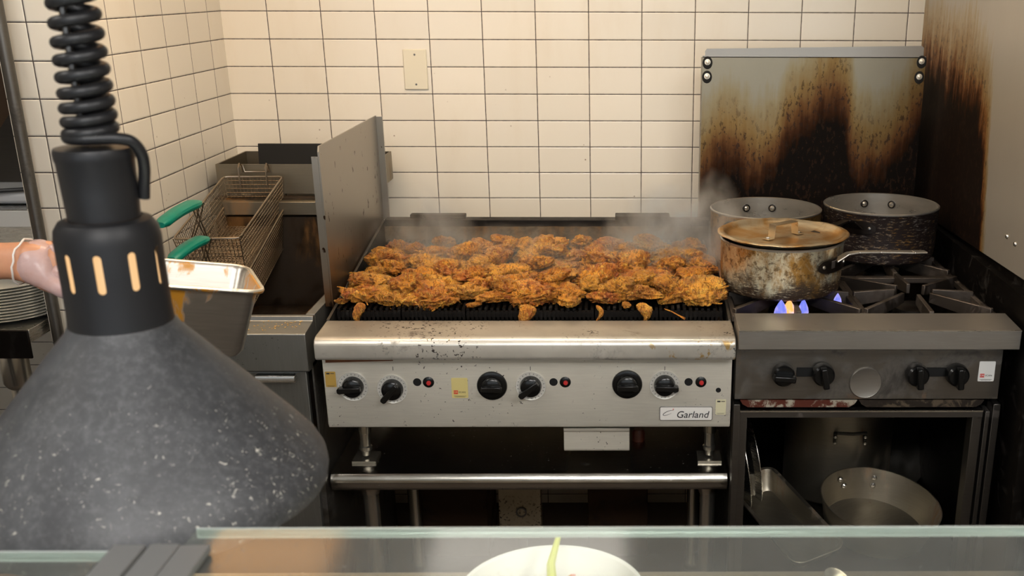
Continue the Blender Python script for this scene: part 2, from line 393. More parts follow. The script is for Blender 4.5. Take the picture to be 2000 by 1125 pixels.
# six cast grate sections, each a frame of thin bars
gw = (BX1-BX0-.03)/6
def grate_mb(w):
    g = MB()
    for k in range(11):
        x = .004+k*(w-.008)/10
        g.prism([(-.93, .944), (-.93, .958), (-.36, .985), (-.36, .970)], x-.0032, x+.0032)
    for y in (-.93, -.74, -.55, -.366):
        z = .949+(y+.93)*.0473
        g.box(0.001, w-.001, y-.005, y+.005, z-.010, z+.003)
    return g
for k in range(6): grate_mb(gw-.002).build('grate', M['black_iron'], br, smooth=False, loc=(BX0+.015+k*gw, 0, 0))
g0 = MB(); 
for k in range(90):
    x = BX0+.02+k*(BX1-BX0-.04)/89
    g0.box(x-.0028, x+.0028, -.9365, -.931, .925, .954)
g0.build('grate_front_edge', M['black_iron'], br, smooth=False)
# left splash guard
gd = MB().prism([(-.885, .935), (-.885, 1.300), (-.878, 1.312), (-.305, 1.312), (-.305, 1.02)], BX0-.008, BX0-.0045)
gd.box(BX0-.0045, BX0+.012, -.307, -.304, 1.03, 1.309).box(BX0-.022, BX0-.008, -.887, -.884, .95, 1.29)
def guard_mat():
    t = NT('guard_steel'); p = t.coord(); x, y, z = t.sep(p)
    big = t.noise(t.map(p, (1, 1, .3)), 6, 4)
    hz = t.math('ADD', z, t.math('MULTIPLY', big, .14))
    c = t.ramp(t.math('SUBTRACT', hz, .3), [(.68, (.03, .02, .012)), (.735, (.17, .085, .038)), (.79, (.26, .21, .16)), (.86, (.33, .30, .255))])
    sp = t.math('MULTIPLY', t.step(t.noise(t.map(p, (1, 1, .5)), 60, 3), .66, .69), 1.0)
    c = t.mix(sp, c, (.04, .02, .01))
    return t.set(col=c, metal=.92, rough=.36)
gd.build('splash_guard', guard_mat(), br, smooth=False)
MB().box(BX0+.01, .46, -1.0412, -1.04, .868, .884).build('dummy', M['rust'], br).name = 'burnt_strip'
bpy.data.objects['burnt_strip'].scale = (1, 1, 1)
bs = bpy.data.objects['burnt_strip']; 
for v in bs.data.vertices:
    if v.co.x > 0: v.co.x = -.095
    if v.co.z < .875 and v.co.x > -.1: v.co.z = .872
# knobs
def knob(parent, x, z, ang, ring, y=-1.04, scale=1.0, white=False):
    root = bpy.data.objects.new('dial', None)
    mt = RX(PI/2)
    b = MB()
    if ring: b.lathe([(.0, .0015), (.026, .0015), (.033, .004), (.0335, .002), (.0335, -.0005), (0, -.0005)], 40, (x, y, z), mt)
    else: b.lathe([(0, .006), (.026, .006), (.032, .004), (.0335, .001), (.0335, -.0005), (0, -.0005)], 40, (x, y, z), mt)
    bo = b.build('bezel' if ring else 'dial_skirt', M['bezel'] if ring else M['black_plastic'], parent)
    k = MB().lathe([(0, .020), (.018, .0185), (.0215, .016), (.0235, .010), (.0238, .0016), (0, .0016)], 36, (x, y, z), mt)
    o = k.build('knob', M['black_plastic'], parent)
    g = MB()
    R = Matrix.Translation((x, y, z)) @ RY(-ang)
    L = .030 if ring else .024
    g.prism([(-.021, -.0055), (L-.004, -.0068), (L, -.004), (L, .004), (L-.004, .0068), (-.021, .0055)], -.030, -.012, 'y')
    for v in g.bm.verts: v.co = R @ v.co
    go = g.build('grip', M['black_plastic'], o, bevel=.0018)
    if ring:
        mk = MB()
        for i in range(22):
            a = i*2*PI/22+.2
            mk.box(.0275, .0305, -.0047, -.0041, -.0004, .0004, Matrix.Translation((x, y+.0005, z)) @ RY(-a))
        mk.build('dial_marks', M['dark_print'], bo, smooth=False)
M['bezel'] = steel('bezel_steel', (.80, .77, .70), .4, .1, brush=(1, 1, 1), spots=.3, met=.25)
M['dark_print'] = plain('dark_print', (.02, .02, .02), .6)
zk = .8135
knob(br, -.1866, zk-.001, math.radians(184), True)
knob(br, -.1006, zk-.007, math.radians(228), True)
knob(br, .1182, zk, math.radians(0), False)
knob(br, .2038, zk, math.radians(218), True)
knob(br, .4159, zk+.003, math.radians(0), False)
knob(br, .4984, zk+.002, math.radians(-3), True)
for x in (-.1006+.004, .2038, .4984): MB().box(x-.0006, x+.0006, -1.0405, -1.04, zk+.036, zk+.045).build('index_mark', M['dark_print'], br, smooth=False)
for x in (-.0457, .2537, .5512): MB().lathe([(0, .0008), (.0088, .0008), (.0092, 0)], 20, (x, -1.04, .822), FRONT).build('sight_hole', M['black_void'], br)
MB().lathe([(0, .0008), (.0055, .0008), (.0058, 0)], 20, (.6175, -1.04, .8026), FRONT).build('sight_hole', M['black_void'], br)
for x in (-.0209, .2795, .5784):
    o = MB().lathe([(0, .003), (.010, .003), (.0122, .0015), (.0125, 0)], 20, (x, -1.04, .822), FRONT).build('igniter', M['black_plastic'], br)
    MB().lathe([(0, .0085), (.004, .008), (.0052, .006), (.0052, .0031)], 16, (x+.001, -1.04, .8215), FRONT).build('button', M['red_button'], o)
# badge
M['badge'] = plain('badge_silver', (.86, .84, .80), .4, .1)
M['badge_rim'] = plain('badge_rim_grey', (.25, .24, .23), .4, .6)
bp = [(a, b) for a, b in rrect(.4876, .6058, .7315, .7645, .004)]
bd = MB().prism(bp, -1.0432, -1.0405, 'y').build('name_badge', M['badge_rim'], br, bevel=.0008)
bp = [(a, b) for a, b in rrect(.4892, .6042, .7331, .7629, .003)]
MB().prism(bp, -1.0440, -1.0433, 'y').build('badge_face', M['badge'], bd)
text_mesh('badge_lettering', 'Garland', .0225, M['dark_print'], bd, Matrix.Translation((.5605, -1.0446, .7455)) @ FRONT, shear=.22)
swp = MB()
def swoosh(a0, a1, w0, w1, n=14):
    pts = []
    for i in range(n+1):
        a = a0+(a1-a0)*i/n; pts.append((.5075+.0115*math.cos(a)*1.0+.003*math.sin(a), .7505+.0052*math.sin(a)+.0035*math.cos(a)))
    return pts
pp = swoosh(.5, 5.6, 0, 0)
swp.tube([(a, -1.0446, b) for a, b in pp], [.0002+.0005*math.sin(PI*i/14) for i in range(15)], 6)
swp.build('badge_swoosh', M['dark_print'], bd)
swr = MB(); swr.tube([(.5165, -1.0447, .7565), (.5190, -1.0447, .7590), (.5170, -1.0447, .7608)], [.0003, .0010, .0003], 6); swr.build('badge_tip', M['red_button'], bd)
# stickers (codes left out, the other printing kept)
M['sticker_yellow'] = plain('sticker_yellow', (.66, .55, .22), .5)
M['sticker_gold'] = plain('sticker_gold', (.45, .28, .06), .5)
M['sticker_cream'] = plain('sticker_cream', (.66, .62, .42), .5)
M['sticker_white'] = plain('sticker_white', (.72, .71, .68), .5)
M['sticker_red'] = plain('sticker_red', (.62, .03, .02), .5)
def sticker(parent, cx, cz, w, h, mat, red=True, y=-1.04):
    s = MB().prism(rrect(cx-w/2, cx+w/2, cz-h/2, cz+h/2, .002, 3), y-.0009, y-.0002, 'y').build('sticker', mat, parent, smooth=False)
    if red:
        MB().box(cx-w*.38, cx-w*.12, y-.0012, y-.00095, cz-h*.30, cz-h*.12).build('sticker_mark', M['sticker_red'], s, smooth=False)
        text_mesh('sticker_lettering', 'DR', w*.17, mat, s, Matrix.Translation((cx-w*.25, y-.0014, cz-h*.21)) @ FRONT, depth=.0001)
        text_mesh('sticker_lettering', 'SCAN', w*.16, M['dark_print'], s, Matrix.Translation((cx+w*.14, y-.0012, cz-h*.21)) @ FRONT, depth=.0001)
    t = MB()
    t.box(cx-w*.38, cx+w*.38, y-.00115, y-.00095, cz-h*.41, cz-h*.395).box(cx-w*.30, cx+w*.30, y-.00115, y-.00095, cz-h*.45, cz-h*.437)
    if not red: t.box(cx-w*.36, cx-w*.05, y-.00115, y-.00095, cz+h*.33, cz+h*.42).box(cx+w*.02, cx+w*.38, y-.00115, y-.00095, cz+h*.36, cz+h*.40)
    t.build('sticker_print', M['dark_print'], s, smooth=False)
sticker(br, .047, .8085, .036, .047, M['sticker_yellow'])
sticker(br, -.2345, .829, .023, .036, M['sticker_gold'], False)
sticker(br, .6240, .7625, .023, .036, M['sticker_cream'], False)
# grease drawer, legs, lower shelf
dr = MB().prism([(-1.003, .640), (-1.006, .645), (-1.006, .689), (-1.012, .693), (-1.012, .700), (-.98, .702), (-.60, .702), (-.60, .640)], .2716, .4215).build('grease_drawer', M['steel_front'], br, bevel=.0015)
M['leg'] = plain('polished_leg_tube', (.58, .55, .48), .24, .95)
def leg_mb(x, y):
    g = MB()
    g.lathe([(.0, .712), (.0155, .712), (.0155, .648), (.0125, .646), (.0125, .615), (.0155, .612), (.0155, .604), (.010, .600), (.010, .590), (0, .590)], 24, (x, y, 0))
    g.box(x-.028, x+.028, y-.03, y+.03, .5785, .585)
    return g
for x, y in ((-.205, -.91), (.612, -.91), (-.205, -.42), (.612, -.42)): leg_mb(x, y).build('leg', M['leg'], br)
st = thing('equipment_stand', 'stainless stand with a rolled-edge shelf carrying the char broiler', 'stand')
MB().prism([(-.975, .531), (-.985, .533), (-.993, .545), (-.996, .556), (-.993, .566), (-.985, .575), (-.972, .578), (-.34, .578), (-.34, .570), (-.968, .570), (-.968, .531)], -.272, .650).build('shelf', M['steel_shelf'], st, bevel=.001)
for x, y in ((-.205, -.90), (.612, -.90), (-.205, -.42), (.612, -.42)):
    MB().lathe([(0, .568), (.026, .568), (.026, .50), (.022, .485), (.0185, .483), (.0185, .03), (.024, .02), (.024, 0), (0, 0)], 24, (x, y, 0)).build('leg', M['leg'], st)

# ------------------------------------------------------------------ chicken
def chicken_mat():
    t = NT('marinated_chicken'); p = t.coord(); oi = t.add('ShaderNodeObjectInfo').outputs['Random']
    pv = t.add('ShaderNodeVectorMath'); pv.operation = 'ADD'; t.plug(pv.inputs[0], p); t.plug(pv.inputs[1], t.comb(t.math('MULTIPLY', oi, 7.0), t.math('MULTIPLY', oi, 3.0), 0.0)); p = pv.outputs[0]
    n1 = t.noise(p, 22, 5, .6, .8); n2 = t.noise(p, 9, 3, .5, .5); n3 = t.noise(p, 110, 4, .65, 1.2); n4 = t.noise(t.map(p, (3, 1, 1)), 60, 4, .6, 1.5)
    n5 = t.noise(t.map(p, (1, 2.5, 1)), 170, 4, .65, 2.0)
    c = t.mix(t.step(n1, .34, .66), (.42, .11, .018), (.90, .38, .045))
    c = t.mix(t.math('MULTIPLY', t.step(n2, .60, .72), .55), c, (.60, .14, .055))
    c = t.mix(t.math('MULTIPLY', t.step(oi, .5, 1.0), .35), c, (.90, .50, .08))
    c = t.mix(t.math('MULTIPLY', t.step(n4, .50, .38), .75), c, (.16, .032, .008))  # crevice shade painted in where the relief is low
    c = t.mix(t.math('MULTIPLY', t.step(n3, .54, .66), .75), c, (1.0, .66, .13))  # bright highlights painted into the colour of the shreds
    ch = t.math('MULTIPLY', t.step(n2, .42, .30), t.step(n4, .40, .58))
    c = t.mix(t.math('MULTIPLY', ch, .9), c, (.035, .018, .010))
    t.set(col=c, rough=t.math('MULTIPLY_ADD', n5, .45, .10), sub=.05, sss=.004, spec=.6)
    t.b.inputs['Subsurface Radius'].default_value = (1, .35, .12)
    t.bump(t.math('ADD', t.math('MULTIPLY', n3, .5), t.math('ADD', n4, t.math('MULTIPLY', n5, .3))), 1.0, .010)
    return t.m
M['chicken'] = chicken_mat()
def chicken_mesh(seed, rx, ry, rz, sub=5, drip=0):
    rnd = random.Random(seed); off = Vector((rnd.uniform(-50, 50), rnd.uniform(-50, 50), rnd.uniform(-50, 50)))
    bm = bmesh.new(); bmesh.ops.create_icosphere(bm, subdivisions=sub, radius=1)
    lob = [(Vector((rnd.uniform(-1, 1), rnd.uniform(-1, 1), rnd.uniform(-.2, .6))).normalized(), rnd.uniform(.18, .45), rnd.uniform(2.5, 7)) for _ in range(6)]
    for v in bm.verts:
        d = v.co.normalized(); p = d+off
        r = 1+.22*noise.noise(p*1.2)
        for ld, la, lw in lob: r += la*math.exp(-lw*(1-d.dot(ld))*2)-.06
        w = Vector((noise.noise(p*1.7+Vector((9, 0, 0))), noise.noise(p*1.7+Vector((0, 9, 0))), noise.noise(p*1.7+Vector((0, 0, 9)))))
        q = p+w*.55
        r += .27*(1-abs(noise.noise(q*2.2))*2.5)-.12
        r += .085*(1-abs(noise.noise(q*5.0))*2.4)-.03
        r += .035*noise.noise(q*11)
        co = Vector((d.x*rx*r, d.y*ry*r, d.z*rz*r))
        if co.z < -rz*.35: co.z = -rz*.35+(co.z+rz*.35)*.15
        v.co = co
    me = bpy.data.meshes.new('chicken_piece'); 
    vv_ = [v.co.copy() for v in bm.verts]; nv = len(vv_)
    g = MB(); g.bm.free(); g.bm = bm
    for _ in range(16 if sub == 5 else 2):
        vc = vv_[rnd.randrange(nv)]; d = vc.normalized()
        if d.z < -.2: continue
        side = Vector((rnd.uniform(-1, 1), rnd.uniform(-1, 1), rnd.uniform(-.5, .2))).normalized()
        L = rnd.uniform(.012, .024); c0 = vc-d*.003
        g.tube([c0, c0+d*.004+side*L*.3, c0+d*.005+side*L*.7, c0+d*.001+side*L], [.0022, .0018, .0015, .0006], 5)
    for f in bm.faces: f.smooth = True
    bm.to_mesh(me); bm.free(); me.materials.append(M['chicken']); return me
CH = [chicken_mesh(11+i, random.Random(i).uniform(.052, .066), random.Random(i+50).uniform(.042, .052), random.Random(i+90).uniform(.022, .028)) for i in range(9)]
CHS = [chicken_mesh(211+i, .028, .021, .016, 4) for i in range(4)]
def gz(y): return .958+(y+.93)*.0473
rnd = random.Random(5)
ROW_D = ['closest to the front ledge', 'in the second row behind the front ledge', 'in the third row on the grill', 'in the fourth row on the grill', 'in the fifth row on the grill', 'in the rearmost row']
ORD = ['first', 'second', 'third', 'fourth', 'fifth', 'sixth', 'seventh', 'eighth', 'ninth', 'tenth', 'eleventh', 'twelfth', 'thirteenth']
rows = [(-.878, 11, -.190, .595), (-.81, 10, -.185, .59), (-.738, 10, -.18, .59), (-.662, 10, -.175, .595), (-.588, 10, -.17, .59), (-.515, 9, -.16, .58)]
def chick(me, loc, rot, s, lab, nm='chicken_piece'):
    o = bpy.data.objects.new(nm, me); COL.objects.link(o); o.location = loc; o.rotation_euler = rot; o.scale = s
    tag(o, lab, 'chicken', 'marinated chicken pieces on the char broiler'); return o
for r, (y, n, xa, xb) in enumerate(rows):
    for k in range(n):
        x = xa+(xb-xa)*k/(n-1)+rnd.uniform(-.016, .016); yy = y+rnd.uniform(-.016, .018)
        s = rnd.uniform(.88, 1.15)
        if r == 0: s *= .95
        lab = 'orange chicken piece %s, %s from the splash guard' % (ROW_D[r], ORD[k])
        chick(CH[rnd.randrange(9)], (x, yy, gz(yy)+.009+rnd.uniform(0, .009)), (rnd.uniform(-.22, .22), rnd.uniform(-.2, .2), rnd.uniform(-.6, .6)+rnd.choice((0, PI))), (s, s, s*rnd.uniform(1, 1.35)), lab)
# folded pieces lying on top of the others
tops = [(-.15, -.72, 'near the splash guard'), (.02, -.60, 'at the middle of the grill left half'), (.10, -.50, 'at the tall heap before the back plate'), (.16, -.53, 'beside the tall heap before the back plate'), (.30, -.50, 'behind the centre of the grill'), (.34, -.66, 'at the centre of the heap'), (.42, -.57, 'toward the range side of the heap'), (.05, -.79, 'above the front row'), (.24, -.80, 'above the front row centre'), (.47, -.82, 'above the front row on the range side'), (.53, -.70, 'close to the range')]
for k, (x, y) in enumerate([(-.20, -.83), (-.09, -.85), (-.02, -.73), (.13, -.86), (.20, -.70), (.33, -.85), (.40, -.74), (.58, -.80), (.57, -.62), (.48, -.50), (-.12, -.57), (-.06, -.50), (.24, -.60), (-.19, -.66), (.10, -.66), (.39, -.88), (.51, -.87)]):
    tops.append((x, y, 'at the %s spot from the splash guard end' % (ORD+['fourteenth', 'fifteenth', 'sixteenth', 'seventeenth'])[sorted([q[0] for q in [(-.20,), (-.09,), (-.02,), (.13,), (.20,), (.33,), (.40,), (.58,), (.57,), (.48,), (-.12,), (-.06,), (.24,), (-.19,), (.10,), (.39,), (.51,)]]).index(x)]))
for x, y, w in tops:
    s = rnd.uniform(.62, .8)
    chick(CH[rnd.randrange(9)], (x, y, gz(y)+.032), (rnd.uniform(-.3, .3), rnd.uniform(-.3, .3), rnd.uniform(0, 6)), (s, s, s*1.3), 'folded chicken piece lying on other pieces '+w)
def hang_mesh(seed, L, w):
    rnd2 = random.Random(seed); bm = bmesh.new(); bmesh.ops.create_icosphere(bm, subdivisions=4, radius=1)
    off = Vector((seed*3.1, 0, 0))
    for v in bm.verts:
        d = v.co.copy(); t = (d.z+1)/2
        wd_ = w*(.18+.95*t**1.3); n = 1+.35*noise.noise(d*2.2+off)+.15*noise.noise(d*6+off)
        v.co = Vector((d.x*wd_*n+.006*math.sin(t*5+seed), d.y*w*.55*n, -L*(1-t)*(1+.1*noise.noise(d*3+off))))
    for f in bm.faces: f.smooth = True
    me = bpy.data.meshes.new('chicken_scrap'); bm.to_mesh(me); bm.free(); me.materials.append(M['chicken']); return me
for i, (x, z, L, w, lb) in enumerate([(-.185, .962, .040, .017, 'thin orange chicken scrap dangling over the grate edge by the splash guard'),
        (.187, .958, .044, .020, 'bright yellow chicken flap hanging over the grate edge below the heap'),
        (.352, .956, .030, .009, 'pointed orange drip of chicken hanging over the grate edge'),
        (.455, .962, .034, .022, 'brown rounded chicken flap hanging over the grate edge on the range side')]):
    o = bpy.data.objects.new('chicken_scrap', hang_mesh(i+3, L*1.35, w*(1.35 if i == 1 else 1.0))); COL.objects.link(o); o.location = (x, -.944, z+.014)
    tag(o, lb, 'chicken', 'chicken scraps over the grate edge')
for i, (x, y, s, lb) in enumerate([(.065, -.925, .55, 'small curled chicken scrap alone on the bare front of the grate'), (.415, -.925, .6, 'small hooked chicken scrap at the front of the grate'), (-.235, -.90, .6, 'pale small chicken scrap in the grill corner by the splash guard'), (.29, -.915, .95, 'round chicken lump at the middle of the front edge'), (.62, -.87, .7, 'small curly chicken scrap in the grill corner beside the range')]):
    o = bpy.data.objects.new('chicken_scrap', CHS[i % 4]); COL.objects.link(o); o.location = (x, y, gz(y)+.010*s); o.scale = (s, s, s); o.rotation_euler = (0, 0, i*1.3)
    tag(o, lb, 'chicken', 'small chicken scraps')
def strings():
    g = MB(); r = random.Random(9)
    pts = [Vector((.50, -.93, .957)), Vector((.515, -.942, .955)), Vector((.532, -.955, .949)), Vector((.545, -.963, .944))]
    g.tube(pts, [.0012, .0016, .0015, .003], 6)
    return g
tag(strings().build('chicken_string', M['chicken']), 'thin chicken string lying over the front gutter near the range', 'chicken')

# ------------------------------------------------------------------ steam over the grill
def steam():
    bm = bmesh.new(); bmesh.ops.create_cube(bm, size=1)
    for v in bm.verts: v.co = Vector((v.co.x*.98+.22, v.co.y*.50-.60, v.co.z*.30+1.125))
    me = bpy.data.meshes.new('steam'); bm.to_mesh(me); bm.free()
    o = bpy.data.objects.new('steam', me); COL.objects.link(o)
    m_ = bpy.data.materials.new('steam_vapour'); m_.use_nodes = True; t = NT('x'); bpy.data.materials.remove(t.m)
    t = NT.__new__(NT); t.m = m_; t.t = m_.node_tree; t.n = t.t.nodes; t.out = t.n['Material Output']; t.n.remove(t.n['Principled BSDF'])
    p = t.pos(); x, y, z = t.sep(p)
    def blob(cx, cy, cz, rx, ry, rz, a):
        q = t.math('ADD', t.math('ADD', t.math('POWER', t.math('DIVIDE', t.math('SUBTRACT', x, cx), rx), 2), t.math('POWER', t.math('DIVIDE', t.math('SUBTRACT', y, cy), ry), 2)), t.math('POWER', t.math('DIVIDE', t.math('SUBTRACT', z, cz), rz), 2))
        return t.math('MULTIPLY', t.math('MAXIMUM', t.math('SUBTRACT', 1.0, q), 0.0), a)
    q = blob(-.10, -.52, 1.04, .16, .17, .13, 1.0)
    for b in (blob(.54, -.55, 1.03, .20, .20, .15, 2.6), blob(.20, -.58, 1.0, .5, .24, .07, .6), blob(.62, -.62, 1.08, .09, .12, .15, 1.2)): q = t.math('ADD', q, b)
    n = t.noise(t.map(p, (1, 1, .7)), 9, 4, .55, 1.3)
    d = t.math('MULTIPLY', q, t.math('MULTIPLY', t.step(n, .36, .72), 8.5))
    pv = t.add('ShaderNodeVolumeScatter'); t.plug(pv.inputs['Color'], (.97, .83, .68)); t.plug(pv.inputs['Density'], d)
    t.t.links.new(pv.outputs[0], t.out.inputs['Volume'])
    me.materials.append(m_)
    tag(o, 'pale steam drifting over the sizzling chicken', 'steam', kind='stuff')
steam()

# ------------------------------------------------------------------ range
rg = thing('gas_range', 'narrow soot-stained gas range with an open base, beside the side wall', 'range', (0, 0, 0))
RX0, RX1 = .653, 1.2555
MB().prism([(-1.09, .914), (-1.086, .912), (-1.02, .912), (-.98, .930), (-.98, .962), (-1.088, .957), (-1.09, .955)], RX0, RX1).build('front_ledge', M['steel_range'], rg, bevel=.001)
MB().prism([(-1.088, .9572), (-1.0905, .9565), (-1.0905, .954), (-1.088, .9545)], RX0, RX1).build('ledge_edge', M['steel_clean'], rg, smooth=False)
MB().box(RX0+.002, RX1-.012, -1.03, -.99, .777, .912).build('control_panel', M['steel_rangefront'], rg, bevel=.001)
MB().box(RX0+.002, RX1-.012, -.99, -.25, .775, .79).box(RX0+.002, RX0+.01, -.98, -.25, .79, .955).box(RX1-.02, RX1-.012, -.98, -.25, .79, .955).build('burner_box', M['black_iron'], rg, smooth=False)
MB().box(.79, .86, -1.034, -1.030, .832, .852).build('knob_slot', M['black_void'], rg, smooth=False)
MB().box(1.04, 1.16, -1.034, -1.030, .832, .852).build('knob_slot', M['black_void'], rg, smooth=False)
def range_knob(x, z, ang):
    k = MB().lathe([(0, .030), (.020, .030), (.024, .026), (.0255, .012), (.023, .0), (0, 0)], 28, (x, -1.035, z), FRONT).build('knob', M['black_plastic'], rg)
    g = MB().box(-.024, .024, -.05, -.028, -.007, .007, Matrix.Translation((x, -1.035, z)) @ RY(ang))
    g.build('grip', M['black_plastic'], k, bevel=.003)
for x, z, a in ((.758, .8425, .08), (.8455, .843, 1.4), (1.0525, .842, 1.5), (1.1405, .842, 1.52)): range_knob(x, z, a)
MB().lathe([(0, .004), (.0335, .004), (.0345, .0045), (.036, .003), (.036, 0), (0, 0)], 40, (.9443, -1.03, .8167), FRONT).build('thermostat_cover', M['steel_range'], rg)
sticker(rg, 1.2115, .8430, .036, .047, M['sticker_white'], y=-1.03)
def tray_mat(n, c1, c2):
    t = NT(n); p = t.coord(); return t.set(col=t.mix(t.step(t.noise(p, 22, 6, .7, .6), .48, .56), c1, c2), rough=.45, metal=.2)
for x0, x1, mt_ in ((.668, .930, tray_mat('flaked_tray', (.10, .022, .012), (.42, .38, .30))), (.934, 1.215, tray_mat('burnt_tray', (.02, .014, .010), (.10, .075, .05)))):
    MB().prism([(x0, .774), (x0+.006, .764), (x0+.018, .757), (x1-.018, .757), (x1-.006, .764), (x1, .774)], -1.028, -.50, 'y').build('drip_tray', mt_, rg, smooth=False)
MB().box(RX0+.016, 1.215, -1.03, -1.022, .7455, .7495).build('edge_strip', M['steel_clean'], rg, smooth=False)
MB().box(RX0+.016, 1.215, -1.028, -1.0, .732, .7455).build('crossbar', M['steel_post'], rg, smooth=False)
MB().box(RX0+.001, .668, -1.032, -.99, .05, .765).box(.668, .686, -1.022, -.985, .05, .745).build('front_post', M['steel_post'], rg, bevel=.001)
MB().box(1.195, 1.217, -1.022, -.985, .05, .74).box(1.222, 1.232, -1.026, -.985, .05, .745).box(1.236, 1.252, -1.032, -.99, .05, .765).box(1.20, 1.24, -1.0, -.98, .05, .74).build('front_post', M['steel_post'], rg, bevel=.001)
MB().box(RX0+.001, RX0+.009, -.99, -.26, .05, .775).box(1.244, 1.252, -.99, -.26, .05, .775).box(RX0+.009, 1.244, -.268, -.26, .05, .775).box(RX0+.009, 1.244, -1.0, -.268, .30, .315).build('base_cabinet', M['black_iron'], rg, smooth=False)
for x in (.68, 1.22):
    for y in (-.98, -.30): MB().lathe([(0, .05), (.02, .05), (.02, 0), (0, 0)], 16, (x, y, 0)).build('foot', M['steel_post'], rg)
# grates: four cast grates, each a frame with fingers towards the burner
def burner_grate(cx, cy):
    g = MB(); w, d = .142, .165
    for sx_ in (-1, 1): g.box(cx+sx_*w-.006, cx+sx_*w+.006, cy-d, cy+d, .942, .956)
    for sy_ in (-1, 1): g.box(cx-w, cx+w, cy+sy_*d-.006, cy+sy_*d+.006, .942, .956)
    for k in range(8):
        a = k*PI/4+PI/8*(0); ex, ey = math.cos(a), math.sin(a)
        L = min(w/max(abs(ex), 1e-6), d/max(abs(ey), 1e-6))
        R = Matrix.Translation((cx, cy, 0)) @ RZ(a)
        for q0, q1 in ((.045, L),):
            v = [(q0, -.0045, .948), (q1, -.0055, .930), (q1, .0055, .930), (q0, .0045, .948), (q0, -.0045, .972), (q1, -.0055, .966), (q1, .0055, .966), (q0, .0045, .972)]
            g.hexa([R @ Vector(p) for p in v])
    return g
def burner_mb(cx, cy):
    g = MB().lathe([(0, .935), (.030, .935), (.042, .928), (.045, .915), (.045, .90), (.02, .86), (0, .86)], 24, (cx, cy, 0))
    return g
for cx in (.797, 1.092):
    for cy in (-.815, -.475):
        o = burner_grate(cx, cy).build('burner_grate', M['grate_iron'], rg, bevel=.0015)
        burner_mb(cx, cy).build('burner', M['black_iron'], o)
# back riser
MB().box(.622, 1.226, -.252, -.25, .96, 1.463).build('backsplash', M['soot_splash'], rg, smooth=False)
fl = MB(); fl.prism([(.6285, 1.463), (.6285, 1.477), (.633, 1.483), (1.213, 1.492), (1.219, 1.487), (1.220, 1.463)], -.246, -.243, 'y'); fl.box(.622, 1.226, -.252, -.243, 1.461, 1.465)
fl.build('top_flange', plain('flange_steel', (.30, .28, .25), .38, .85), rg, smooth=False)
MB().box(.620, .623, -.25, -.22, .96, 1.46).build('riser_edge', M['steel_flue'], rg, smooth=False)
for x, z in ((.635, 1.449), (.6345, 1.412), (1.2145, 1.4525), (1.2115, 1.412)):
    o = MB().lathe([(0, .0009), (.0125, .0007), (.0135, 0)], 20, (x, -.2525, z-.002), FRONT @ Matrix.Diagonal((1, 1.25, 1, 1))).build('bolt_stain', M['black_void'], rg)
    MB().lathe([(0, .0055), (.003, .005), (.0055, .003), (.006, .001), (.008, .0008), (.008, .0007)], 16, (x, -.2525, z), FRONT).build('bolt', M['steel_front'], o)

# flames under the front pot
def flame_mat(n, a, b, s):
    t = NT(n); p = t.coord(); x, y, z = t.sep(p)
    c = t.mix(t.step(t.noise(p, 40, 2), .35, .65), a, b); t.set(col=(0, 0, 0), emit=c, emits=s); return t.m
M['fl_blue'] = flame_mat('flame_blue', (.16, .20, .8), (.50, .42, .85), 1.1); M['fl_or'] = flame_mat('flame_orange', (1, .42, .10), (.75, .62, .8), 1.3)
M['fl_or2'] = flame_mat('flame_deep_orange', (1, .18, .03), (1, .5, .12), 5)
def tongue(pts, rr): return MB().tube(pts, rr, 10)
def flame(x, y, z0, h, w, m_, lab, lean=0):
    g = MB().lathe([(0, 0), (w, h*.25), (w*.85, h*.5), (w*.4, h*.8), (0, h)], 12, (0, 0, 0))
    for v in g.bm.verts: v.co.x += lean*(v.co.z/h)**2
    o = g.build('flame', M[m_], loc=(x, y, z0)); tag(o, lab, 'flame', 'gas flames under the lidded pot')
flame(.763, -.935, .936, .045, .016, 'fl_blue', 'blue gas flame below the front of the lidded pot')
flame(.782, -.93, .936, .045, .016, 'fl_or', 'pale orange gas flame below the front of the lidded pot')
flame(.815, -.925, .936, .045, .013, 'fl_blue', 'blue violet gas flame below the lidded pot, next to the orange one')
flame(.905, -.86, .945, .030, .010, 'fl_blue', 'dim blue gas flame at the handle side of the lidded pot')
flame(.662, -.655, .985, .080, .006, 'fl_or2', 'tall thin orange flame between the lidded pot and the char broiler', -.012)

# ------------------------------------------------------------------ pots
def pot_mat(name, base, dark, amt, amber=.5, scr=True):
    t = NT(name); p = t.coord(); x, y, z = t.sep(p)
    v = t.noise(t.map(p, (1, 1, .5)), 20, 9, .75, .3); f = t.noise(t.map(p, (1, 1, 5)), 60, 4, .7)
    c = t.mix(t.step(v, .40, .62), base, (.42, .23, .06) if amber else base)
    n2 = t.noise(p, 70, 6, .75, .3)
    c = t.mix(t.math('MULTIPLY', t.step(n2, .5, .62), .8), c, (.13, .075, .03))
    zz = t.math('ADD', t.math('MULTIPLY', z, -7.0), t.math('MULTIPLY_ADD', t.noise(p, 14, 6, .7), 1.1, amt))
    dm = t.step(zz, .0, .35)
    fl_ = t.math('SUBTRACT', 1.0, t.math('MULTIPLY', t.step(f, .54, .64), .75))
    dm = t.math('MULTIPLY', dm, fl_)
    c = t.mix(dm, c, dark)
    t.set(col=c, metal=t.math('MULTIPLY_ADD', dm, -.7, .85), rough=t.math('MULTIPLY_ADD', dm, .15, .33))
    t.bump(n2, .2, .001); return t.m
M['pot_in'] = steel('pot_inside_aluminium', (.50, .47, .42), .30, .0, scale=3, brush=(1, 1, 3), met=.85)
M['pot_a'] = pot_mat('pot_weathered', (.82, .79, .62), (.030, .016, .008), -.08)
M['pot_b'] = pot_mat('pot_amber', (.50, .30, .10), (.05, .02, .008), .1)
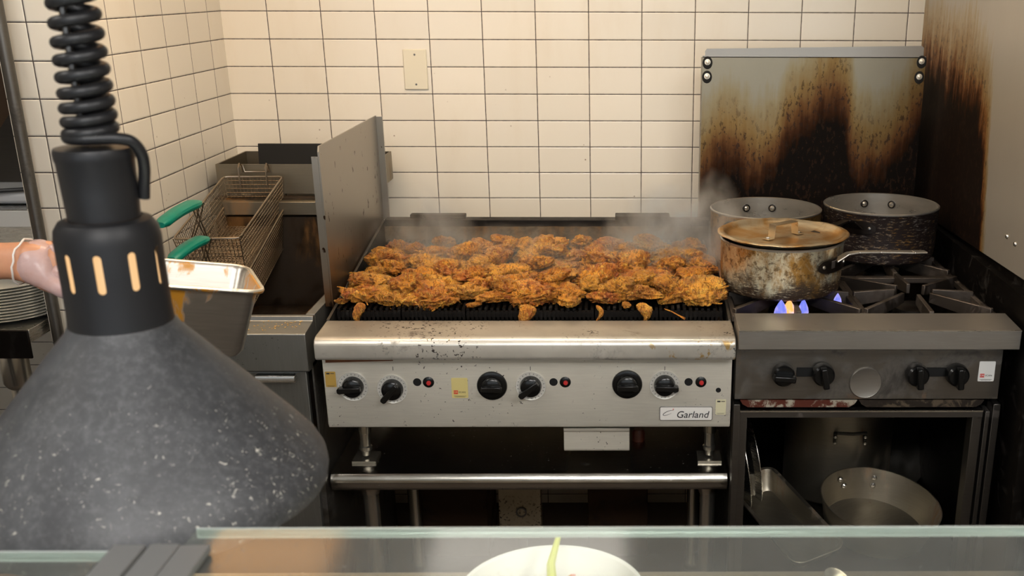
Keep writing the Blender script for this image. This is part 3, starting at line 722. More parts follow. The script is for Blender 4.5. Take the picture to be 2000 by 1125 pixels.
M['pot_c'] = pot_mat('pot_black_flaked', (.50, .47, .42), (.014, .008, .007), 1.6)
M['pot_metal_dark'] = steel('handle_black', (.06, .05, .045), .35, .3)
M['bar_steel'] = plain('handle_bar_steel', (.55, .52, .47), .3, .9)
M['rivet'] = plain('rivet_aluminium', (.72, .70, .66), .28, 1)
def pot(name, label, x, y, z, r, h, mat, ang, hz, handle_mat, hl=.18, rot_in=PI/2, tilt=None):
    t = thing(name, label, 'pot', (x, y, z))
    tk = .003
    MB().lathe([(0, 0), (r*.90, 0), (r*.955, .006), (r*.975, .018), (r*.985, .04), (r, h), (r+.001, h+.0015), (r-tk, h+.0015)], 72).build('body', mat, t)
    MB().lathe([(r+.0012, h-.002), (r+.0016, h+.001), (r-.001, h+.003), (r-tk-.001, h+.002), (r-tk-.001, h-.03), (r*.975-tk, .03), (r*.93-tk, .006), (0, .005)], 72).build('inner_wall', M['pot_in'], t)
    # long riveted handle
    R = RZ(ang); hd_ = MB()
    pl = [(r+.002, hz), (r+.012, hz), (r+.030, hz+.018), (r+.05, hz+.024), (r+hl, hz+.020)]
    g = MB()
    wd = [.03, .028, .016, .010, .0125]
    for i in range(len(pl)-1):
        (a, b), (c, d) = pl[i], pl[i+1]
        if i == 0 or hl < .05: continue
        g.hexa([R @ Vector(v) for v in [(a, -wd[i], b-.003), (c, -wd[i+1], d-.003), (c, wd[i+1], d-.003), (a, wd[i], b-.003), (a, -wd[i], b+.002), (c, -wd[i+1], d+.002), (c, wd[i+1], d+.002), (a, wd[i], b+.002)]])
    if hl < .05: g.hexa([R @ Vector(v) for v in [(r+.002, -.02, hz-.004), (r+.008, -.012, hz-.002), (r+.008, .012, hz-.002), (r+.002, .02, hz-.004), (r+.002, -.02, hz+.008), (r+.008, -.012, hz+.006), (r+.008, .012, hz+.006), (r+.002, .02, hz+.008)]])
    ho = g.build('handle', handle_mat, t, bevel=.001)
    pm = MB(); n = 10
    # mounting plate wrapped round the body
    pts = [(-.045, -.010), (-.052, 0), (-.045, .012), (0, .020), (.045, .012), (.052, 0), (.045, -.010), (0, -.016)]
    def wrap(u, vz, dr): a = u/r; return R @ Vector(((r+dr)*math.cos(a), (r+dr)*math.sin(a), hz+vz))
    A = [pm.bm.verts.new(wrap(u, v, .005)) for u, v in [(-.055+.11*i/n, 0) for i in range(n+1)]]
    pm.bm.clear()
    top, bot, top2, bot2 = [], [], [], []
    for i in range(n+1):
        u = -.055+.11*i/n; e = math.sqrt(max(.0, 1-(u/.0555)**4)); hh = .003+.013*e
        top.append(pm.bm.verts.new(wrap(u, hh, .0055))); bot.append(pm.bm.verts.new(wrap(u, -hh, .0055)))
        top2.append(pm.bm.verts.new(wrap(u, hh, .0002))); bot2.append(pm.bm.verts.new(wrap(u, -hh, .0002)))
    for i in range(n):
        pm.bm.faces.new((bot[i], bot[i+1], top[i+1], top[i])); pm.bm.faces.new((top[i], top[i+1], top2[i+1], top2[i])); pm.bm.faces.new((bot2[i], bot2[i+1], bot[i+1], bot[i]))
    po = pm.build('handle_plate', handle_mat, ho)
    for u, vz in ((-.040, 0), (.040, 0), (0, 0)):
        a = u/r; c = wrap(u, vz, .0055)
        MB().lathe([(0, .003), (.003, .0025), (.0045, 0), (.0045, -.001)], 14, c, RZ(ang+a) @ RY(PI/2)).build('rivet', M['rivet'], po)
    # helper loop opposite, with rivets seen inside
    A2 = ang+PI if rot_in is None else rot_in
    R2 = RZ(A2)
    lp = MB().tube([R2 @ Vector(v) for v in [(r+.003, -.042, h-.032), (r+.02, -.040, h-.028), (r+.032, -.028, h-.024), (r+.034, 0, h-.023), (r+.032, .028, h-.024), (r+.02, .040, h-.028), (r+.003, .042, h-.032)]], .004, 8)
    lo = lp.build('loop_handle', handle_mat, t)
    for a in (-.26, .26):
        c = RZ(A2+a) @ Vector((r-tk-.0035, 0, h-.026))
        MB().lathe([(0, .0065), (.004, .006), (.0065, .0035), (.0075, 0), (.0075, -.002)], 16, c, RZ(A2+a) @ RY(-PI/2)).build('rivet', M['rivet'], lo)
        MB().lathe([(.0105, .0012), (.0105, -.002), (0, -.002), (0, .001)], 16, c, RZ(A2+a) @ RY(-PI/2)).build('rivet_ring', M['pot_metal_dark'], lo)
    return t
PZ = .9735
fp = pot('saucepan', 'large scorched saucepan under a dented lid on the front burner', .778, -.80, PZ, .143, .118, M['pot_a'], math.radians(-42), .078, M['pot_metal_dark'], rot_in=math.radians(95))
# replace its handle by one that turns outwards along the range front
def long_bar(x0, y0, z0, x1, y1, z1, w0, w1, mat, par, nm):
    a = Vector((x0, y0, z0)); b = Vector((x1, y1, z1)); d = (b-a).normalized(); s = d.cross(Vector((0, 0, 1))).normalized(); u = Vector((0, 0, 1))*.0025
    g = MB().hexa([a-s*w0-u, b-s*w1-u, b+s*w1-u, a+s*w0-u, a-s*w0+u, b-s*w1+u, b+s*w1+u, a+s*w0+u])
    return g.build(nm, mat, par, bevel=.001)
for ch in [c for c in bpy.data.objects if c.parent == fp and c.name.startswith('handle')]:
    nb = MB(); bp_ = [((.108, -.102, .088), .013), ((.135, -.096, .103), .011), ((.16, -.091, .1055), .009), ((.21, -.082, .104), .0085), ((.29, -.068, .100), .012), ((.322, -.062, .099), .010)]
    for (a_, wa), (b_, wb) in zip(bp_, bp_[1:]):
        a_, b_ = Vector(a_), Vector(b_); sd = (b_-a_).cross(Vector((0, 0, 1))).normalized(); up_ = Vector((0, 0, .0022))
        nb.hexa([a_-sd*wa-up_, b_-sd*wb-up_, b_+sd*wb-up_, a_+sd*wa-up_, a_-sd*wa+up_, b_-sd*wb+up_, b_+sd*wb+up_, a_+sd*wa+up_])
    nm_ = nb.build('handle_bar', M['bar_steel'], ch, smooth=False, bevel=.0015)
    ch.data.clear_geometry()
    bm_ = bmesh.new(); me_ = ch.data
    R = RZ(math.radians(-42))
    r_ = .143
    g = MB().hexa([R @ Vector(v) for v in [(r_+.002, -.02, .070), (r_+.010, -.012, .074), (r_+.010, .012, .074), (r_+.002, .02, .070), (r_+.002, -.02, .088), (r_+.010, -.012, .092), (r_+.010, .012, .092), (r_+.002, .02, .088)]])
    bmesh.ops.recalc_face_normals(g.bm, faces=g.bm.faces); g.bm.to_mesh(me_); g.bm.free()
lid = thing('pot_lid', 'dented amber-stained aluminium lid with a strap handle on the front saucepan', 'lid', (.780, -.80, PZ+.1215))
lm = MB(); rr = random.Random(4)
lm.lathe([(0, -.002), (.10, -.002), (.126, .001), (.134, .006), (.140, .0125), (.150, .012), (.1525, .010), (.151, .008), (.144, .0085), (.138, .003), (.128, -.002), (.10, -.005), (0, -.005)], 96)
for v in lm.bm.verts:
    r0 = math.hypot(v.co.x, v.co.y); a = math.atan2(v.co.y, v.co.x)
    if r0 > .13: v.co.z += .0022*noise.noise(Vector((math.cos(a)*3, math.sin(a)*3, 1)))+.0012*noise.noise(Vector((math.cos(a)*9, math.sin(a)*9, 4))); 
def lid_mat():
    t = NT('amber_lid'); p = t.coord(); v = t.noise(p, 14, 6, .6, .5); n = t.noise(t.map(p, (1, 3, 1)), 30, 5)
    c = t.mix(t.step(v, .35, .65), (.62, .52, .36), (.50, .27, .08)); c = t.mix(t.math('MULTIPLY', t.step(n, .55, .75), .5), c, (.10, .05, .02))
    t.set(col=c, metal=.9, rough=.34); t.bump(n, .2, .001); return t.m
lm.build('lid_disc', lid_mat(), lid, ang=60)
# strap handle: two uprights and a bridge
hm = MB()
Rl = RZ(math.radians(38))
prof = [(-.058, 0), (-.040, 0), (-.036, .030), (.036, .030), (.040, 0), (.058, 0)]
for i in range(5):
    (a, b), (c, d) = prof[i], prof[i+1]
    hm.hexa([Rl @ Vector(v) for v in [(a, -.011, b), (c, -.011, d), (c, .011, d), (a, .011, b), (a, -.011, b+.0022), (c, -.011, d+.0022), (c, .011, d+.0022), (a, .011, b+.0022)]])
ho = hm.build('strap_handle', steel('lid_handle_aluminium', (.66, .60, .48), .3, .15, brush=(1, 1, 1)), lid, bevel=.0006)
for s_ in (-1, 1): MB().lathe([(0, .004), (.004, .003), (.005, .001)], 12, Rl @ Vector((s_*.050, 0, .002))).build('rivet', M['rivet'], ho)
pot('saucepan', 'open amber-stained saucepan on the rear burner nearest the char broiler', .778, -.49, PZ, .143, .125, M['pot_b'], math.radians(240), .098, M['pot_metal_dark'], hl=.02, rot_in=math.radians(90))
pot('saucepan', 'open blackened saucepan on the rear burner beside the side wall', 1.083, -.47, PZ, .148, .132, M['pot_c'], math.radians(232), .098, M['pot_metal_dark'], hl=.21, rot_in=math.radians(80))

# ------------------------------------------------------------------ under the range
M['stock'] = steel('stockpot_steel', (.46, .42, .34), .42, .22, gcol=(.06, .03, .012), amber=.15)
sp_ = thing('stockpot', 'tall dull stockpot with a riveted loop handle in the open range base', 'stockpot', (1.005, -.508, .3155))
MB().lathe([(0, 0), (.142, 0), (.147, .006), (.147, .27), (.150, .272), (.150, .277), (.145, .277), (.145, .262), (.143, .006), (0, .005)], 64).build('body', M['stock'], sp_)
hh = MB().tube([(-.040, -.149, .190), (-.040, -.150, .220), (-.037, -.170, .228), (0, -.176, .228), (.037, -.170, .228), (.040, -.150, .220), (.040, -.149, .190)], .0045, 8)
hho = hh.build('loop_handle', M['steel_dark'], sp_)
for x in (-.04, .04):
    for z in (.192, .210): MB().lathe([(0, .004), (.0035, .003), (.005, 0)], 12, (x, -.1545, z), FRONT).build('rivet', M['rivet'], hho)
pn = thing('saute_pan', 'wide shallow saute pan tipped forward against the stockpot', 'pan', (1.042, -.835, .3155))
pmt = Matrix.Translation((0, 0, .030)) @ RX(math.radians(8)) @ RY(math.radians(6))
MB().lathe([(0, 0), (.115, 0), (.128, .006), (.150, .088), (.152, .089), (.149, .0885), (.1265, .008), (.114, .003), (0, .003)], 72, (0, 0, 0), pmt).build('body', M['stock'], pn)
for a, zz in ((2.15, .066), (2.05, .046), (1.45, .066), (1.45, .046)):
    r0 = .128+(zz/.089)*.021-.004
    MB().lathe([(0, .005), (.004, .0045), (.0072, .0015), (.0075, 0)], 14, pmt @ Vector((r0*math.cos(a), r0*math.sin(a), zz)), RZ(a) @ RY(-PI/2)).build('rivet', M['rivet'], pn)
hp = thing('steam_table_pan', 'long stainless steam table pan tilted inside the range base', 'pan', (.765, -.80, .33))
def insert_pan(mb_outer, L, w, d, mt, fl_=.012, r=.02, tk=.0012):
    """open pan: L along x, w along y, rim at z=0, bottom at -d"""
    rings = []
    def ring(x, y, rad, z): return [mb_outer.bm.verts.new(mt @ Vector((a, b, z))) for a, b in rrect(-x, x, -y, y, rad, 6)]
    spec = [(L/2+fl_, w/2+fl_, r+.012, -.004), (L/2+fl_+.001, w/2+fl_+.001, r+.012, 0), (L/2+fl_, w/2+fl_, r+.012, .002), (L/2+.003, w/2+.003, r, .001), (L/2, w/2, r, -.004), (L/2*.92, w/2*.86, r, -d+.012), (L/2*.86, w/2*.78, r*.8, -d+.001), (L/2*.6, w/2*.5, r*.5, -d)]
    for q in spec: rings.append(ring(*q))
    for a, b in zip(rings, rings[1:]):
        n = len(a)
        for k in range(n): mb_outer.bm.faces.new((a[k], a[(k+1) % n], b[(k+1) % n], b[k]))
    mb_outer.bm.faces.new(rings[-1])
    return mb_outer
o = insert_pan(MB(), .34, .12, .05, Matrix.Translation((.045, -.03, .062)) @ RZ(math.radians(-68)) @ RX(math.radians(10)) @ RY(math.radians(10))).build('pan_body', M['stock'], hp)
sm_ = o.modifiers.new('thick', 'SOLIDIFY'); sm_.thickness = .0012
for i, (x, y, ry) in enumerate(((.705, -.66, .10), (.738, -.62, .06))):
    o = MB().lathe([(0, 0), (.115, 0), (.130, .012), (.134, .012), (.134, .010), (.131, .009), (.116, -.003), (0, -.003)], 48, (0, 0, 0), RZ(.10) @ RY(PI/2-.14)).build('pan_lid', M['steel_clean'], None, loc=(x, y, .455))
    tag(o, ['round steel lid on edge against the cabinet side', 'second round steel lid on edge, next to the stockpot'][i], 'lid', 'lids standing on edge in the range base')
o = MB().lathe([(0, 0), (.10, 0), (.118, .010), (.122, .010), (.119, .004), (.10, -.004), (0, -.004)], 48, (0, 0, 0), RZ(.5) @ RX(math.radians(72))).build('pan_lid', M['steel_dark'], loc=(1.165, -.52, .435))
tag(o, 'dark round lid leaning in the shadow behind the tipped pan', 'lid')

# ------------------------------------------------------------------ fryer
fy = thing('deep_fryer', 'dark stainless deep fryer with an empty oily tank, between tiled wall and char broiler', 'fryer')
fx0, fx1 = -.705, -.276
MB().prism([(-1.055, .853), (-1.05, .850), (-.97, .850), (-.97, .956), (-.985, .957), (-.988, .947), (-1.048, .940), (-1.055, .937)], fx0, fx1).build('front_apron', M['steel_fryer'], fy, bevel=.0015)
MB().box(fx0, fx0+.02, -.97, -.34, .85, .957).box(fx1-.02, fx1, -.97, -.34, .85, .957).build('tank_rim', M['steel_fryer'], fy, bevel=.001)
tk_ = MB()
tk_.hexa([(fx0+.02, -.97, .957), (fx0+.02, -.34, .957), (fx0+.05, -.36, .62), (fx0+.05, -.90, .62), (fx0+.021, -.97, .957), (fx0+.021, -.34, .957), (fx0+.052, -.36, .62), (fx0+.052, -.90, .62)])
tk_.hexa([(fx1-.02, -.97, .957), (fx1-.02, -.34, .957), (fx1-.05, -.36, .62), (fx1-.05, -.90, .62), (fx1-.021, -.97, .957), (fx1-.021, -.34, .957), (fx1-.052, -.36, .62), (fx1-.052, -.90, .62)])
tk_.box(fx0+.02, fx1-.02, -.972, -.968, .62, .955).box(fx0+.02, fx1-.02, -.37, -.345, .62, 1.05).box(fx0+.02, fx1-.02, -.97, -.345, .61, .62).box(fx0+.05, fx1-.05, -.60, -.37, .78, .80)
tk_.build('tank', M['steel_tank'], fy, smooth=False)
MB().box(fx0, fx1, -.345, -.30, .62, 1.095).build('rear_column', M['steel_tank'], fy, smooth=False)
MB().box(fx0, fx1, -.375, -.30, 1.055, 1.092).build('rear_shelf', M['steel_flue'], fy, bevel=.002)
fb = MB().box(fx0, fx1, -.30, -.295, 1.100, 1.180).box(fx0, fx0+.005, -.295, -.06, 1.10, 1.180).box(fx1-.005, fx1, -.295, -.06, 1.10, 1.180).box(fx0, fx1, -.06, -.055, 1.10, 1.180).box(fx0+.005, fx1-.005, -.295, -.06, 1.10, 1.105)
fb.build('flue_box', M['steel_flue'], fy, smooth=False)
MB().hexa([(-.632, -.17, 1.115), (fx1-.006, -.17, 1.115), (fx1-.006, -.165, 1.115), (-.632, -.165, 1.115), (-.640, -.13, 1.212), (fx1-.006, -.13, 1.212), (fx1-.006, -.125, 1.212), (-.640, -.125, 1.212)]).build('flue_deflector', M['black_void'], fy, smooth=False)
MB().box(fx0+.004, fx1-.012, -1.035, -1.02, .12, .845).build('door', M['steel_fryer'], fy, bevel=.0015)
dh = MB().prism([(-1.035, .842), (-1.052, .842), (-1.054, .838), (-1.054, .826), (-1.035, .826)], -.395, -.309).build('door_handle', M['steel_clean'], None, bevel=.001)
dh.parent = bpy.data.objects['door']
MB().box(fx0, fx1, -1.02, -.35, .10, .62).box(fx0, fx0+.004, -1.02, -.30, .62, .86).box(fx1-.004, fx1, -1.02, -.30, .62, .86).build('cabinet', M['steel_dark'], fy, smooth=False)
for x in (fx0+.04, fx1-.04):
    for y in (-.98, -.40): MB().lathe([(0, .10), (.02, .10), (.02, 0), (0, 0)], 16, (x, y, 0)).build('foot', M['steel_post'], fy)
# crumbs on the fryer ledge
cm = MB(); rc = random.Random(3)
for k in range(60):
    x = fx1-.02-abs(rc.gauss(0, .07)); y = rc.uniform(-1.04, -.99); s = rc.uniform(.0006, .0022)
    if x < fx0+.02: continue
    z = .9405+(y+1.048)*.1167
    cm.lathe([(0, s), (s, s*.4), (s, 0), (0, -s*.2)], 5, (x, y, z), RZ(rc.uniform(0, 3)))
o = cm.build('crumbs', plain('fried_crumbs', (.50, .30, .10), .7)); tag(o, 'fried crumbs scattered on the fryer front ledge', 'crumbs', kind='stuff')

# baskets
def basket(label, A, B, C, D, depth, hook=True):
    """A rear-left, B rear-right, C front-right, D front-left rim corners"""
    root = thing('fry_basket', label, 'fry basket', group='fry baskets in the fryer')
    A, B, C, D = map(Vector, (A, B, C, D))
    dn = (B-A).cross(D-A).normalized(); 
    if dn.z > 0: dn = -dn
    dn = (dn*.85+Vector((0, .0, -.25))).normalized()
    cen = (A+B+C+D)/4
    def bot(p): return cen+(p-cen)*.88+dn*depth
    def lp(p, q, t): return p+(q-p)*t
    f = MB()
    def loop(pts, r):
        out = []; n = len(pts)
        for i in range(n):
            p, a, b = pts[i], pts[i-1], pts[(i+1) % n]; rad = .012
            out.append(p+(a-p).normalized()*rad); out.append(p+((a-p).normalized()+(b-p).normalized())*rad*.3); out.append(p+(b-p).normalized()*rad)
        f.tube(out, r, 8, closed=True)
    loop([A, B, C, D], .0028)
    f2 = MB()
    a2, b2, c2, d2 = map(bot, (A, B, C, D))
    def side(p, q, pb, qb, n, m_):
        for i in range(1, n): f2.tube([lp(p, q, i/n), lp(pb, qb, i/n)], .0010, 4, cap=False)
        for j in range(1, m_+1): f2.tube([lp(p, pb, j/m_), lp(q, qb, j/m_)], .0010, 4, cap=False)
    side(A, B, a2, b2, 16, 11); side(B, C, b2, c2, 38, 11); side(C, D, c2, d2, 16, 11); side(D, A, d2, a2, 38, 11)
    for i in range(1, 16): f2.tube([lp(a2, b2, i/16), lp(d2, c2, i/16)], .0010, 4, cap=False)
    for i in range(1, 38): f2.tube([lp(a2, d2, i/38), lp(b2, c2, i/38)], .0010, 4, cap=False)
    f.build('rim', M['wire'], root); f2.build('wire_mesh', M['wire'], root)
    fr = MB(); L = [A, B, C, D]; LB = [a2, b2, c2, d2]
    for i in range(4): fr.tube([L[i], LB[i]], .0015, 6)
    for i in range(4): fr.tube([LB[i], LB[(i+1) % 4]], .0015, 6)
    fr.build('frame', M['wire'], root)
    if hook:
        u = Vector((0, 0, 1)); h_ = MB()
        for t in (.27, .73):
            p = lp(A, B, t)
            h_.tube([p-u*.03, p-Vector((0, .004, -.006)), p+u*.024-Vector((0, .004, 0)), p+u*.034+Vector((0, .008, 0)), p+u*.028+Vector((0, .02, 0)), p+u*.008+Vector((0, .024, 0))], .0022, 8)
        p, q = lp(A, B, .30)+u*.028+Vector((0, .02, 0)), lp(A, B, .73)+u*.028+Vector((0, .02, 0))
        h_.tube([p, lp(p, q, .06)-u*.018, lp(p, q, .94)-u*.018, q], .002, 8)
        h_.build('hook', M['wire'], root)
    return root, A, B, C, D, (a2, b2, c2, d2)
def grip(root, foot_a, foot_b, top, end):
    foot_a, foot_b, top, end = map(Vector, (foot_a, foot_b, top, end)); g = MB()
    d = (end-top).normalized(); s = d.cross(Vector((0, 0, 1))).normalized()
    for k, o_ in enumerate((-.016, -.007, .007, .016)):
        ft = foot_a if o_ < 0 else foot_b
        g.tube([ft+s*o_*.6, lp2(ft, top, .5)+s*o_, top+s*o_+Vector((0, 0, .002)), top+s*o_*.8+d*.05], .0017, 6)
    g.build('handle_wires', M['wire'], root)
    h = MB(); n = 7; N = 9; R_ = []
    for i in range(N+1):
        t = i/N; c = top+(end-top)*t+Vector((0, 0, .005*math.sin(t*PI)))
        w = .021*(1-.2*t); hh_ = .011
        if i in (0, N): w *= .7; hh_ *= .6
        ring = []
        for k in range(12):
            a = 2*PI*k/12; ring.append(h.bm.verts.new(c+s*w*math.copysign(abs(math.cos(a))**.7, math.cos(a))+Vector((0, 0, 1))*hh_*math.sin(a)))
        R_.append(ring)
    for a, b in zip(R_, R_[1:]):
        for k in range(12): h.bm.faces.new((a[k], a[(k+1) % 12], b[(k+1) % 12], b[k]))
    h.bm.faces.new(R_[0]); h.bm.faces.new(R_[-1][::-1])
    h.build('green_grip', M['green_grip'], root)
def lp2(a, b, t): return a+(b-a)*t
def px(u, v, Y):
    d = RT*((u-CX)/F_PX)-UP*((v-CY)/F_PX)+FW
    return CAM+d*((Y-CAM.y)/d.y)
A, B = px(437, 345, -.33), px(552, 345, -.33); C, D = px(468, 465, -.70), px(338, 467, -.70)
r1, *_ , bt = basket('upper fry basket with a green handle, nested in the lower one', A, B, C, D, .115)
grip(r1, lp2(D, C, .25), lp2(D, C, .55), px(385, 396, -.76), px(312, 440, -.93))
off = px(560, 397, -.33)-B
A2_, B2_ = px(446, 392, -.335), px(560, 397, -.335); C2_, D2_ = px(478, 545, -.72), px(345, 545, -.72)
r2, *_, bt2 = basket('lower fry basket with a green handle, hanging over the tank', A2_, B2_, C2_, D2_, .105, hook=False)
grip(r2, lp2(D2_, C2_, .3)+Vector((0, 0, .01)), lp2(D2_, C2_, .6)+Vector((0, 0, .01)), px(400, 466, -.78), px(335, 508, -.92))

# ------------------------------------------------------------------ left side: work table, post, plates, equipment
wt = thing('work_table', 'dark steel work table with a tall tube post at the end of the tiled wall', 'table')
MB().box(-1.75, -.895, -1.0, -.25, .900, .930).build('tabletop', M['steel_clean'], wt, bevel=.002)
MB().box(-1.75, -.895, -1.006, -1.0, .865, .930).build('apron', M['black_iron'], wt, bevel=.002)
for x, y in ((-1.70, -.96), (-1.70, -.30), (-.93, -.30)): MB().lathe([(0, .90), (.016, .90), (.016, 0), (0, 0)], 16, (x, y, 0)).build('leg', M['steel_post'], wt)
MB().lathe([(0, .865), (.030, .865), (.030, .80), (.024, .79), (.018, .785), (.018, 0), (0, 0)], 20, (-.955, -.975, 0)).build('leg', M['leg'], wt)
MB().lathe([(0, 2.1), (.0125, 2.1), (.0125, .0), (0, .0)], 24, (-.8535, -.962, 0)).build('post', M['steel_dark'], wt)
MB().lathe([(0, 2.1), (.0125, 2.1), (.0125, .93), (0, .93)], 24, (-1.70, -.962, 0)).build('post', M['steel_dark'], wt)
MB().box(-1.75, -.86, -.97, -.35, 1.95, 1.98).build('overshelf', M['steel_clean'], wt, bevel=.002)
M['dish'] = plain('white_glazed_dish', (.72, .69, .60), .3)
for k in range(12):
    if k == 0:
        pl0 = MB().lathe([(0, 0), (.07, 0), (.075, .002), (.118, .006), (.121, .008), (.118, .0085), (.072, .004), (0, .004)], 40).build('dinner_plate', M['dish'], loc=(-1.012, -.86, .9305))
        o = pl0
    else:
        o = pl0.copy(); COL.objects.link(o); o.location.z = .9305+k*.0068
    tag(o, 'greyish white plate in the stack on the work table, %s from the bottom' % (ORD+[''])[k] if k < 11 else 'topmost white plate of the stack on the work table', 'plate', 'stacked plates on the work table')
cw = thing('counter_warmer', 'grey stainless box appliance on the work table behind the plates', 'appliance', (-1.14, -.55, .93))
MB().box(-.22, .235, -.18, .18, .0, .21).build('casing', M['steel_clean'], cw, bevel=.006)
MB().box(-.22, .235, -.185, -.18, .17, .21).build('front_lip', M['sticker_white'], cw, bevel=.002)
tr = MB().box(-.18, .16, -.12, .16, 0, .03).build('plastic_tray', plain('white_plastic', (.66, .67, .68), .35), loc=(-1.09, -.55, 1.141), bevel=.01)
tag(tr, 'white plastic tray lying on the grey appliance', 'tray')
cb = MB().tube([(-1.3, -.70, 1.178), (-1.1, -.685, 1.1765), (-.98, -.66, 1.180), (-.93, -.60, 1.19), (-.915, -.50, 1.16), (-.912, -.40, 1.10)], .005, 8).build('power_cord', M['black_rubber']); tag(cb, 'black cord draped over the white plastic tray', 'cord')
sl = thing('slicer_plate', 'slanted grey metal sheet with a dark diamond hole above the tray', 'metal sheet', (-1.05, -.45, 1.172))
MB().hexa([(-.2, -.08, 0), (.10, -.08, 0), (.10, -.07, 0), (-.2, -.07, 0), (-.1, .14, .24), (.135, .14, .24), (.135, .15, .24), (-.1, .15, .24)]).build('sheet', M['steel_post'], sl, smooth=False)
MB().hexa([(.028, -.015, .062), (.058, -.010, .068), (.058, -.008, .068), (.028, -.013, .062), (.040, .020, .098), (.072, .023, .102), (.072, .025, .102), (.040, .022, .098)]).build('hole', M['black_void'], sl, smooth=False)
bx = MB().box(-1.3, -.905, -.26, -.12, .93, 1.52).build('storage_box', steel('brown_box', (.09, .06, .04), .6, .4)); tag(bx, 'dark brown greasy box at the back of the work table', 'box')
gr = thing('louvred_vent', 'pale louvred vent box above the work table', 'vent', (-1.1, -.2, 1.525))
MB().box(-.2, .2, -.06, .06, 0, .25).build('case', M['sticker_white'], gr, bevel=.004)
lv = MB()
for k in range(10): lv.box(-.19, .19, -.064, -.0605, .02+k*.022, .03+k*.022)
lv.build('louvres', M['steel_post'], gr, smooth=False)

# low items under the stand
gb = thing('junction_box', 'small beige greasy metal box with a ring knockout under the stand', 'electrical box', (.108, -.43, 0))
MB().box(-.066, .058, 0, .04, .10, .268).build('box_body', steel('beige_box', (.50, .42, .29), .5, .2, spots=1.2, brush=(1, 1, 1)), gb, bevel=.002)
MB().lathe([(.012, 0), (.016, .002), (.016, .004), (.012, .004)], 20, (.0, -.001, .188), FRONT, closed=True).build('knockout_ring', M['steel_post'], gb)
MB().box(-.012, .012, .01, .03, 0, .10).build('conduit', M['steel_post'], gb)
for i, (x0, x1, lb) in enumerate(((-.20, .0, 'brown greasy carton low under the stand, near the fryer'), (.30, .48, 'brown greasy carton low under the stand, near the range'))):
    o = MB().box(x0, x1, -.36, -.15, 0.0, .34).build('carton', steel('brown_carton%d' % i, (.09, .055, .035), .7, .5, gcol=(.02, .013, .01)), bevel=.003); tag(o, lb, 'carton', 'cartons under the stand')
ft = MB().lathe([(0, .030), (.012, .030), (.016, .022), (.016, 0), (0, 0)], 16).build('pipe_fitting', plain('red_brown_fitting', (.16, .04, .02), .35), loc=(.445, -.80, .5785)); tag(ft, 'small red-brown fitting on the stand shelf beside the grease drawer', 'fitting')
hkn = MB().tube([(.20, -.78, .709), (.20, -.78, .66), (.205, -.78, .652), (.205, -.78, .640), (.196, -.78, .640), (.196, -.78, .652), (.20, -.78, .66)], .0012, 6).build('wire_hook', M['wire']); tag(hkn, 'thin wire hook hanging below the char broiler', 'hook')

# ------------------------------------------------------------------ service counter, glass, bowl
sv = thing('service_counter', 'stainless service counter below the glass guard', 'counter')
MB().box(-1.0, 1.9, -3.12, -2.066, .915, .95).build('worktop', M['steel_shelf'], sv, bevel=.002)
MB().box(-.98, 1.88, -3.10, -2.10, .0, .915).build('cabinet', plain('counter_laminate', (.62, .60, .56), .5), sv, smooth=False)
def glass_mat(name, dust):
    t = NT(name); n = t.n
    fr = t.add('ShaderNodeFresnel'); fr.inputs[0].default_value = 1.5
    tr_ = t.add('ShaderNodeBsdfTransparent'); tr_.inputs[0].default_value = (.90, .94, .91, 1)
    gg = t.add('ShaderNodeBsdfGlossy'); gg.inputs['Roughness'].default_value = .12; gg.inputs['Color'].default_value = (1, 1, 1, 1)
    gl = t.add('ShaderNodeMixShader'); bf = t.add('ShaderNodeNewGeometry').outputs['Backfacing']; t.plug(gl.inputs[0], t.math('MULTIPLY', fr.outputs[0], t.math('SUBTRACT', 1.0, bf))); t.t.links.new(tr_.outputs[0], gl.inputs[1]); t.t.links.new(gg.outputs[0], gl.inputs[2])
    di = t.add('ShaderNodeBsdfDiffuse'); di.inputs[0].default_value = (.75, .75, .72, 1)
    tl = t.add('ShaderNodeBsdfTranslucent'); tl.inputs[0].default_value = (.8, .78, .72, 1)
    dd = t.add('ShaderNodeMixShader'); dd.inputs[0].default_value = .5; t.t.links.new(di.outputs[0], dd.inputs[1]); t.t.links.new(tl.outputs[0], dd.inputs[2])
    p = t.coord(); q = t.noise(p, 20, 6, .65); sp = t.step(t.vor(p, 160), .22, .1)
    f = t.math('MULTIPLY_ADD', q, dust, dust*.4); f = t.math('ADD', f, t.math('MULTIPLY', t.math('MULTIPLY', sp, t.step(t.noise(p, 60, 2), .5, .6)), .18))
    mx = t.add('ShaderNodeMixShader'); t.plug(mx.inputs[0], f); t.t.links.new(gl.outputs[0], mx.inputs[1]); t.t.links.new(dd.outputs[0], mx.inputs[2])
    n.remove(t.b); t.t.links.new(mx.outputs[0], t.out.inputs[0]); return t.m
M['glass'] = glass_mat('dusty_glass', .10)
M['glass_edge'] = plain('polished_glass_edge', (.78, .84, .80), .18, .45, spec=.8)
for nm, x0, x1, y1, z, lb in (('glass_guard', .100, 1.9, -2.566, 1.28, 'long clear glass guard pane over the service counter'), ('glass_guard', -.95, .048, -2.592, 1.276, 'shorter clear glass guard pane under the heat lamp side')):
    t = thing(nm, lb, 'glass pane', (0, 0, 0), group='glass guard panes')
    MB().box(x0, x1, -3.10, y1, z-.008, z).build('pane', M['glass'], t, bevel=.0012)
    MB().prism([(y1+.004*math.cos(a*PI/12-PI/2), z-.004+.004*math.sin(a*PI/12-PI/2)) for a in range(13)], x0, x1).build('polished_edge', M['glass_edge'], t)
jb = thing('glass_bracket', 'flat grey ribbed bracket strip joining the two glass panes', 'bracket')
M['grey_strip'] = plain('grey_strip', (.19, .19, .187), .42, .3)
